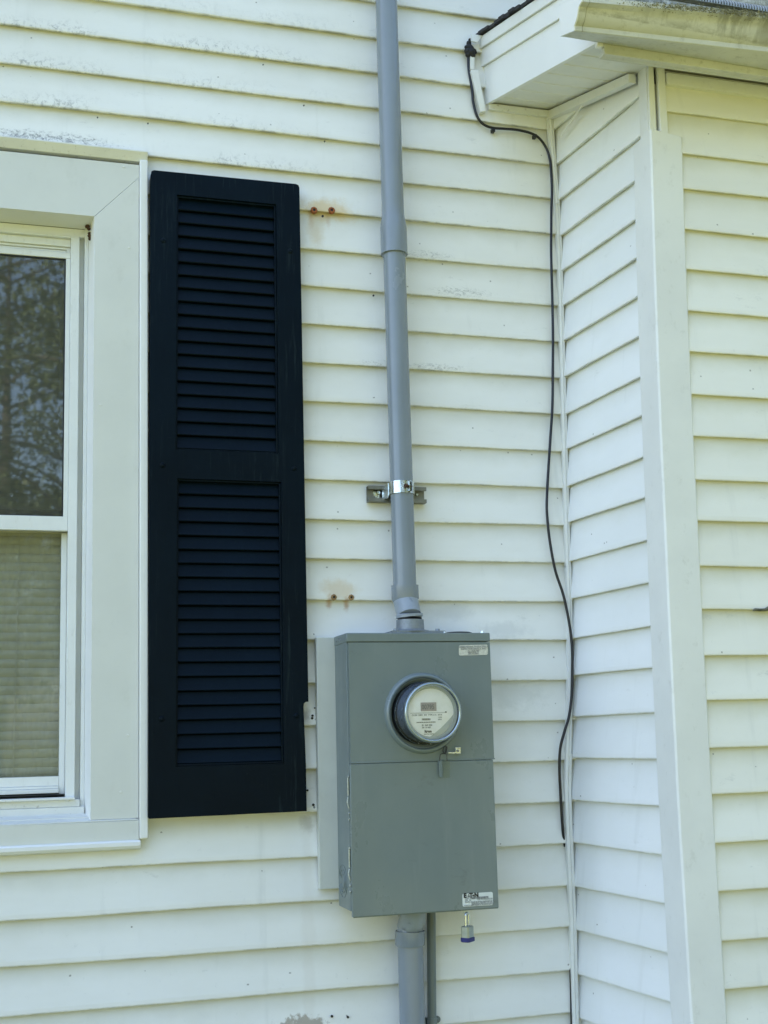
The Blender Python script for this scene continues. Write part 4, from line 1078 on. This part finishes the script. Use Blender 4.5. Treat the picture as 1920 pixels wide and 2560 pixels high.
for a in (282, 292):       # ears standing out from the gap
    ca_, sa_ = math.cos(math.radians(a)), math.sin(math.radians(a)); o_ = Vector((ccx+.0302*ca_, CY+.0302*sa_, Z0-1.350)); d_ = Vector((ca_, sa_, 0)); s_ = Vector((-sa_, ca_, 0))
    q = [o_+d_*0+s_*-.001, o_+d_*.011+s_*-.001, o_+d_*.011+s_*.001, o_+s_*.001]
    w.hexa([p+Vector((0, 0, -.0125)) for p in q], [p+Vector((0, 0, .0125)) for p in q])
# leg running down into the channel at left
w.hexa([P(ccx-.0322, CY+.012, -1.3700), P(ccx-.0300, CY+.012, -1.3700), P(ccx-.030, -.030, -1.3745), P(ccx-.040, -.030, -1.3745)], [P(ccx-.0322, CY+.012, -1.3345), P(ccx-.0300, CY+.012, -1.3345), P(ccx-.030, -.030, -1.3440), P(ccx-.040, -.030, -1.3440)])
w.build('band', M['zinc'], cl, smooth=35)
w = MB(); am = math.radians(287); o_ = Vector((ccx+.0302*math.cos(am), CY+.0302*math.sin(am), Z0-1.350)) + Vector((math.cos(am), math.sin(am), 0))*.0065
sdir = Vector((-math.sin(am), math.cos(am), 0)); w.tube([o_-sdir*.013, o_-sdir*.005, o_+sdir*.008], [.0022, .0022, .0022], 8)
w.lathe(o_-sdir*.0125, -sdir, [(.0052, -.004), (.0052, .002), (.0001, .0028)], 10); w.build('clamp_screw', M['nest'], cl, smooth=40)

# lower conduits
cl2 = thing('conduit_drop', P(1.4715, -.060, 0), 'thick grey conduit pipe leaving the bottom of the meter box towards the ground', 'conduit')
LY = -.062
t0 = at(1034, 2284, -.095); t1 = at(1025, 2326, LY)
w = MB()
p0 = Vector((t0.x, -.098, Z0+bz0+.01)); pm = Vector((t0.x-.001, -.095, Z0+bz0-.010)); p1 = Vector((t1.x+.001, LY, t1.z+.012)); p2 = Vector((t1.x, LY, t1.z-.01))
w.tube([p0, pm, pm*.62+p1*.38+Vector((.002, -.002, 0)), pm*.3+p1*.7, p1, p2], .0300, 40); w.build('elbow', M['pvc_scuffed'], cl2, smooth=50)
c0_, c1_ = at(1025, 2327, LY), at(1025, 2364, LY)
w = MB(); w.tube([c0_+Vector((0, 0, .0005)), c0_, c1_+Vector((0, 0, .003)), c1_, c1_+Vector((0, 0, -.0006))], [.031, .0350, .0350, .0335, .030], 44); w.build('coupling', M['pvc'], cl2, smooth=35)
w = MB(); w.tube([Vector((c0_.x, LY, c0_.z-.005)), Vector((c0_.x-.001, LY, 0))], .0300, 44); w.build('pipe', M['pvc'], cl2, smooth=40)
sm = thing('slim_conduit', P(1.522, -.034, 0), 'slim grey conduit pipe running down right beside the thicker one', 'conduit')
g0, g1 = at(1080, 2290, -.034), at(1080, 2560, -.034)
w = MB(); w.tube([Vector((g0.x-.002, -.036, Z0+bz0+.005)), Vector((g1.x, -.034, g1.z)), Vector((g1.x, -.034, 0))], .0107, 28)
M['pvc_dark'] = simple('grey_pvc_slim', (.15, .18, .17), .4, var=.05, vsc=6)
w.build('pipe', M['pvc_dark'], sm, smooth=40)
w = MB(); zc = at(1080, 2553, -.034).z
w.tube([Vector((g1.x, -.034, zc+.0085)), Vector((g1.x, -.034, zc+.008)), Vector((g1.x, -.034, zc-.008)), Vector((g1.x, -.034, zc-.0085))], [.0108, .0124, .0124, .0108], 28)
for sx in (-1, 1):
    w.tube([Vector((g1.x+sx*.010, -.026, zc)), Vector((g1.x+sx*.014, -.020, zc)), Vector((g1.x+sx*.0175, -.020, zc))], [.0075, .0078, .0078], 12)
    w.lathe(Vector((g1.x+sx*.018, -.020, zc)), (0, -1, 0), [(.0078, -.003), (.0078, .0018), (.0035, .0022), (.0035, .0045), (.0001, .0055)], 16)
w.build('pipe_strap', M['pvc_dark'], sm, smooth=40)

# ================================================================= BLACK CABLE
cab = [(1172, 132, .020), (1171, 150, .016), (1172, 175, .014), (1177, 205, .014), (1181, 232, .014), (1183, 256, .014), (1192.6, 290, .014), (1207.8, 310, .015), (1231, 319.5, .016), (1262, 322, .016), (1295, 325, .016), (1329, 333.7, .018), (1349.5, 347, .019), (1366, 371, .020), (1374.5, 398, .021), (1378, 428, .022), (1380, 480, .024), (1378.5, 520, .024), (1378, 580, .024), (1378, 640, .024), (1381, 756, .020), (1382.5, 850, .019), (1382, 929, .019), (1381, 1016, .019), (1375.5, 1103, .019), (1370, 1190, .019), (1367, 1255, .020), (1368, 1290, .020), (1374, 1349, .021), (1388, 1425, .024), (1408.5, 1488, .028), (1423, 1558, .033), (1430, 1616, .034), (1431, 1673, .034), (1430, 1731, .034), (1423, 1789, .032), (1411, 1830, .029), (1401, 1870, .025), (1398.6, 1920, .022), (1401, 1978, .019), (1404.4, 2036, .017), (1406, 2060, .016), (1409, 2095, .009), (1413, 2116, .003)]
ctrl = [at(u, v, -y-.0035) for u, v, y in cab]
def catmull(p, n=6):
    out = []
    for i in range(len(p)-1):
        a, b, c, d = p[max(i-1, 0)], p[i], p[i+1], p[min(i+2, len(p)-1)]
        for k in range(n):
            t = k/n; out.append(.5*((2*b)+(c-a)*t+(2*a-5*b+4*c-d)*t*t+(3*b-a-3*c+d)*t**3))
    return out + [p[-1]]
w = MB(); pts_ = catmull(ctrl); w.tube(pts_, .0036, 10)
pts2 = catmull([at(u, v, -y) for u, v, y in ((1424, 2405, .010), (1424.5, 2420, .014), (1425.5, 2440, .016), (1427, 2500, .017), (1428, 2570, .018), (1432, 2800, .018), (1436, 3200, .018))])
w.tube(pts2, .0020, 8)
co = w.build('cable', M['cable'], None, smooth=60)
tag(co, 'black cable drooping from the roof edge and down along the inside corner', 'cable')
for (u, v, lab) in ((1231, 327, 'small black cable clip, the left one of two on the cable under the eave'), (1335, 342, 'small black cable clip, the right one of two on the cable near the corner')):
    w = MB(); c = at(u, v, -.014)
    w.box(c.x-.0045, c.x+.0045, -.010, -.0245, c.z-.0065, c.z+.004)
    w.lathe(Vector((c.x, -.0245, c.z-.002)), (0, -1, 0), [(.0028, 0), (.0028, .0012), (.0001, .0018)], 8)
    o = w.build('cable_clip', M['black'], None, bevel=.0008); tag(o, lab, 'cable clip', 'clips holding the black cable')

# ================================================================= OLD ANCHORS
def anchor(u, v, mat, lab, sz=.0095, rot=0):
    c = at(u, v, -.0145)
    t = thing('rusty_anchor', Vector((c.x, -.0145, c.z-.008)), lab, 'anchor', 'old rusty anchors left in the siding')
    w = MB(); n_ = 8
    w.lathe(c, (0, -1, 0), [(sz, -.004), (sz, .001), (sz*.85, .0035), (sz*.45, .0042), (sz*.40, .001), (.0001, .001)], 8)
    w.build('flange', mat, t, smooth=30)
    w = MB(); w.lathe(c+Vector((0, -.0012, 0)), (0, -1, 0), [(sz*.38, 0), (sz*.36, .0006), (.0001, .0008)], 8); w.build('hole', M['black'], t)
anchor(785, 525.6, M['rust'], 'orange rusty anchor right of the shutter top, left one of the upper pair')
anchor(829, 526, M['rust'], 'orange rusty anchor right of the shutter top, right one of the upper pair')
anchor(834.4, 1493, M['tan_plug'], 'rust stained anchor above the meter box, left one of the lower pair', .0080)
anchor(878, 1493.5, M['tan_plug'], 'rust stained anchor above the meter box, right one of the lower pair', .0078)
w = MB()         # empty screw holes drilled through the siding
for u, v, r in ((781.5, 1789, .0028), (780.5, 1795.5, .0030), (783.5, 2012, .0032), (830, 2541, .0030), (870, 2543, .0028), (769, 1976, .0026), (763, 1946.5, .0024), (934, 738.5, .0024), (807, 540, .0030), (787, 1770, .0018), (658, 161, .0016), (812, 353, .0018), (760, 263, .0018), (370, 308, .0018), (244, 293, .0016)):
    c = at(u, v, -.0160)
    w = MB(); w.lathe(c+Vector((0, .003, 0)), (0, -1, 0), [(r, 0), (r, .0033), (.0001, .0035)], 10)
    w.build('screw_hole', M['black'], house)
w = MB(); w.lathe(at(785, 2019, -.0125), (0, -1, 0), [(.0042, 0), (.0038, .002), (.0001, .0028)], 10); w.build('screw_plug', M['cast'], house)
# twig lodged under a course of the right-hand wall
tw = [at(u, v, -D-.016) for u, v in ((1881.5, 1527), (1888, 1524), (1900, 1525), (1912, 1524.5), (1922, 1521), (1945, 1519))]
w = MB(); w.tube(tw, [.0008, .0036, .0032, .0034, .0050, .004], 7)
tag(w.build('twig', M['wood'], None, smooth=60), 'bit of brown weathered twig lodged under a board of the right hand wall', 'twig')

# ================================================================= TREES across the lawn (middle ones show in the panes; dense right ones, unseen, added for yellow-green bounce)
def tree(x, y, h, spread, lab, seed, nl=85, ls=(.02, .05), sp=.24):
    rnd = random.Random(seed)
    t = thing('tree', (x, y, 0), lab, 'tree', 'trees across the lawn')
    w = MB(); w.tube([(x, y, 0), (x+.1, y, h*.3), (x+.05, y+.1, h*.6), (x, y, h*.95)], [.20, .15, .10, .03], 10)
    tips = []
    for i in range(40):
        z = h*rnd.uniform(.12, .92); a = rnd.uniform(0, 6.283); L = spread*rnd.uniform(.45, 1.0)*(1.15-z/h*.6)
        p0 = Vector((x, y, z)); p2 = p0 + Vector((math.cos(a)*L, math.sin(a)*L, L*rnd.uniform(.1, .5))); pm = (p0+p2)/2 + Vector((0, 0, L*.08))
        w.tube([p0, pm, p2], [.045, .025, .008], 5); tips += [pm, (pm+p2)/2, p2]
        for j in range(3):
            q = pm + (p2-pm)*rnd.random() ; e = q + Vector((rnd.gauss(0, .5), rnd.gauss(0, .5), rnd.gauss(.1, .3))); w.tube([q, e], [.012, .004], 4); tips.append(e)
    w.build('trunk', M['bark'], t, smooth=60)
    w = MB(); R_ = rnd.uniform; G_ = rnd.gauss
    for tp in tips:
        for j in range(nl):
            c = tp + Vector((G_(0, sp), G_(0, sp), G_(0, sp*.65))); s_ = R_(*ls)
            a = Vector((R_(-1, 1), R_(-1, 1), R_(-1, 1))).normalized(); b = a.orthogonal().normalized()
            w.quad(c-a*s_, c-b*s_*.6, c+a*s_, c+b*s_*.6)
    w.build('crown', M['leaf'], t)
tree(-1.9, -15.5, 8.5, 3.2, 'leafy tree with a slim trunk across the lawn, left of the middle', 1)
tree(1.6, -17.5, 9.0, 3.4, 'broad leafy tree straight across the lawn behind the camera', 2)
tree(-7.5, -21, 8.5, 3.6, 'leafy tree at the left end of the row across the lawn', 4, 40, (.10, .2), .5)
tree(6.5, -16, 11, 4.2, 'dense leafy tree right of the middle of the row across the lawn', 3, 40, (.12, .26), .6)
tree(13, -14, 12, 4.6, 'tall dense tree near the right end of the row across the lawn', 5, 40, (.12, .28), .7)
tree(19, -9, 12, 5.0, 'large dense tree at the far right end of the row across the lawn', 6, 40, (.12, .28), .7)
tree(.3, -25, 14, 5.0, 'second row tree whose crown shows between and above the nearer ones', 8, 55, (.05, .12), .34)
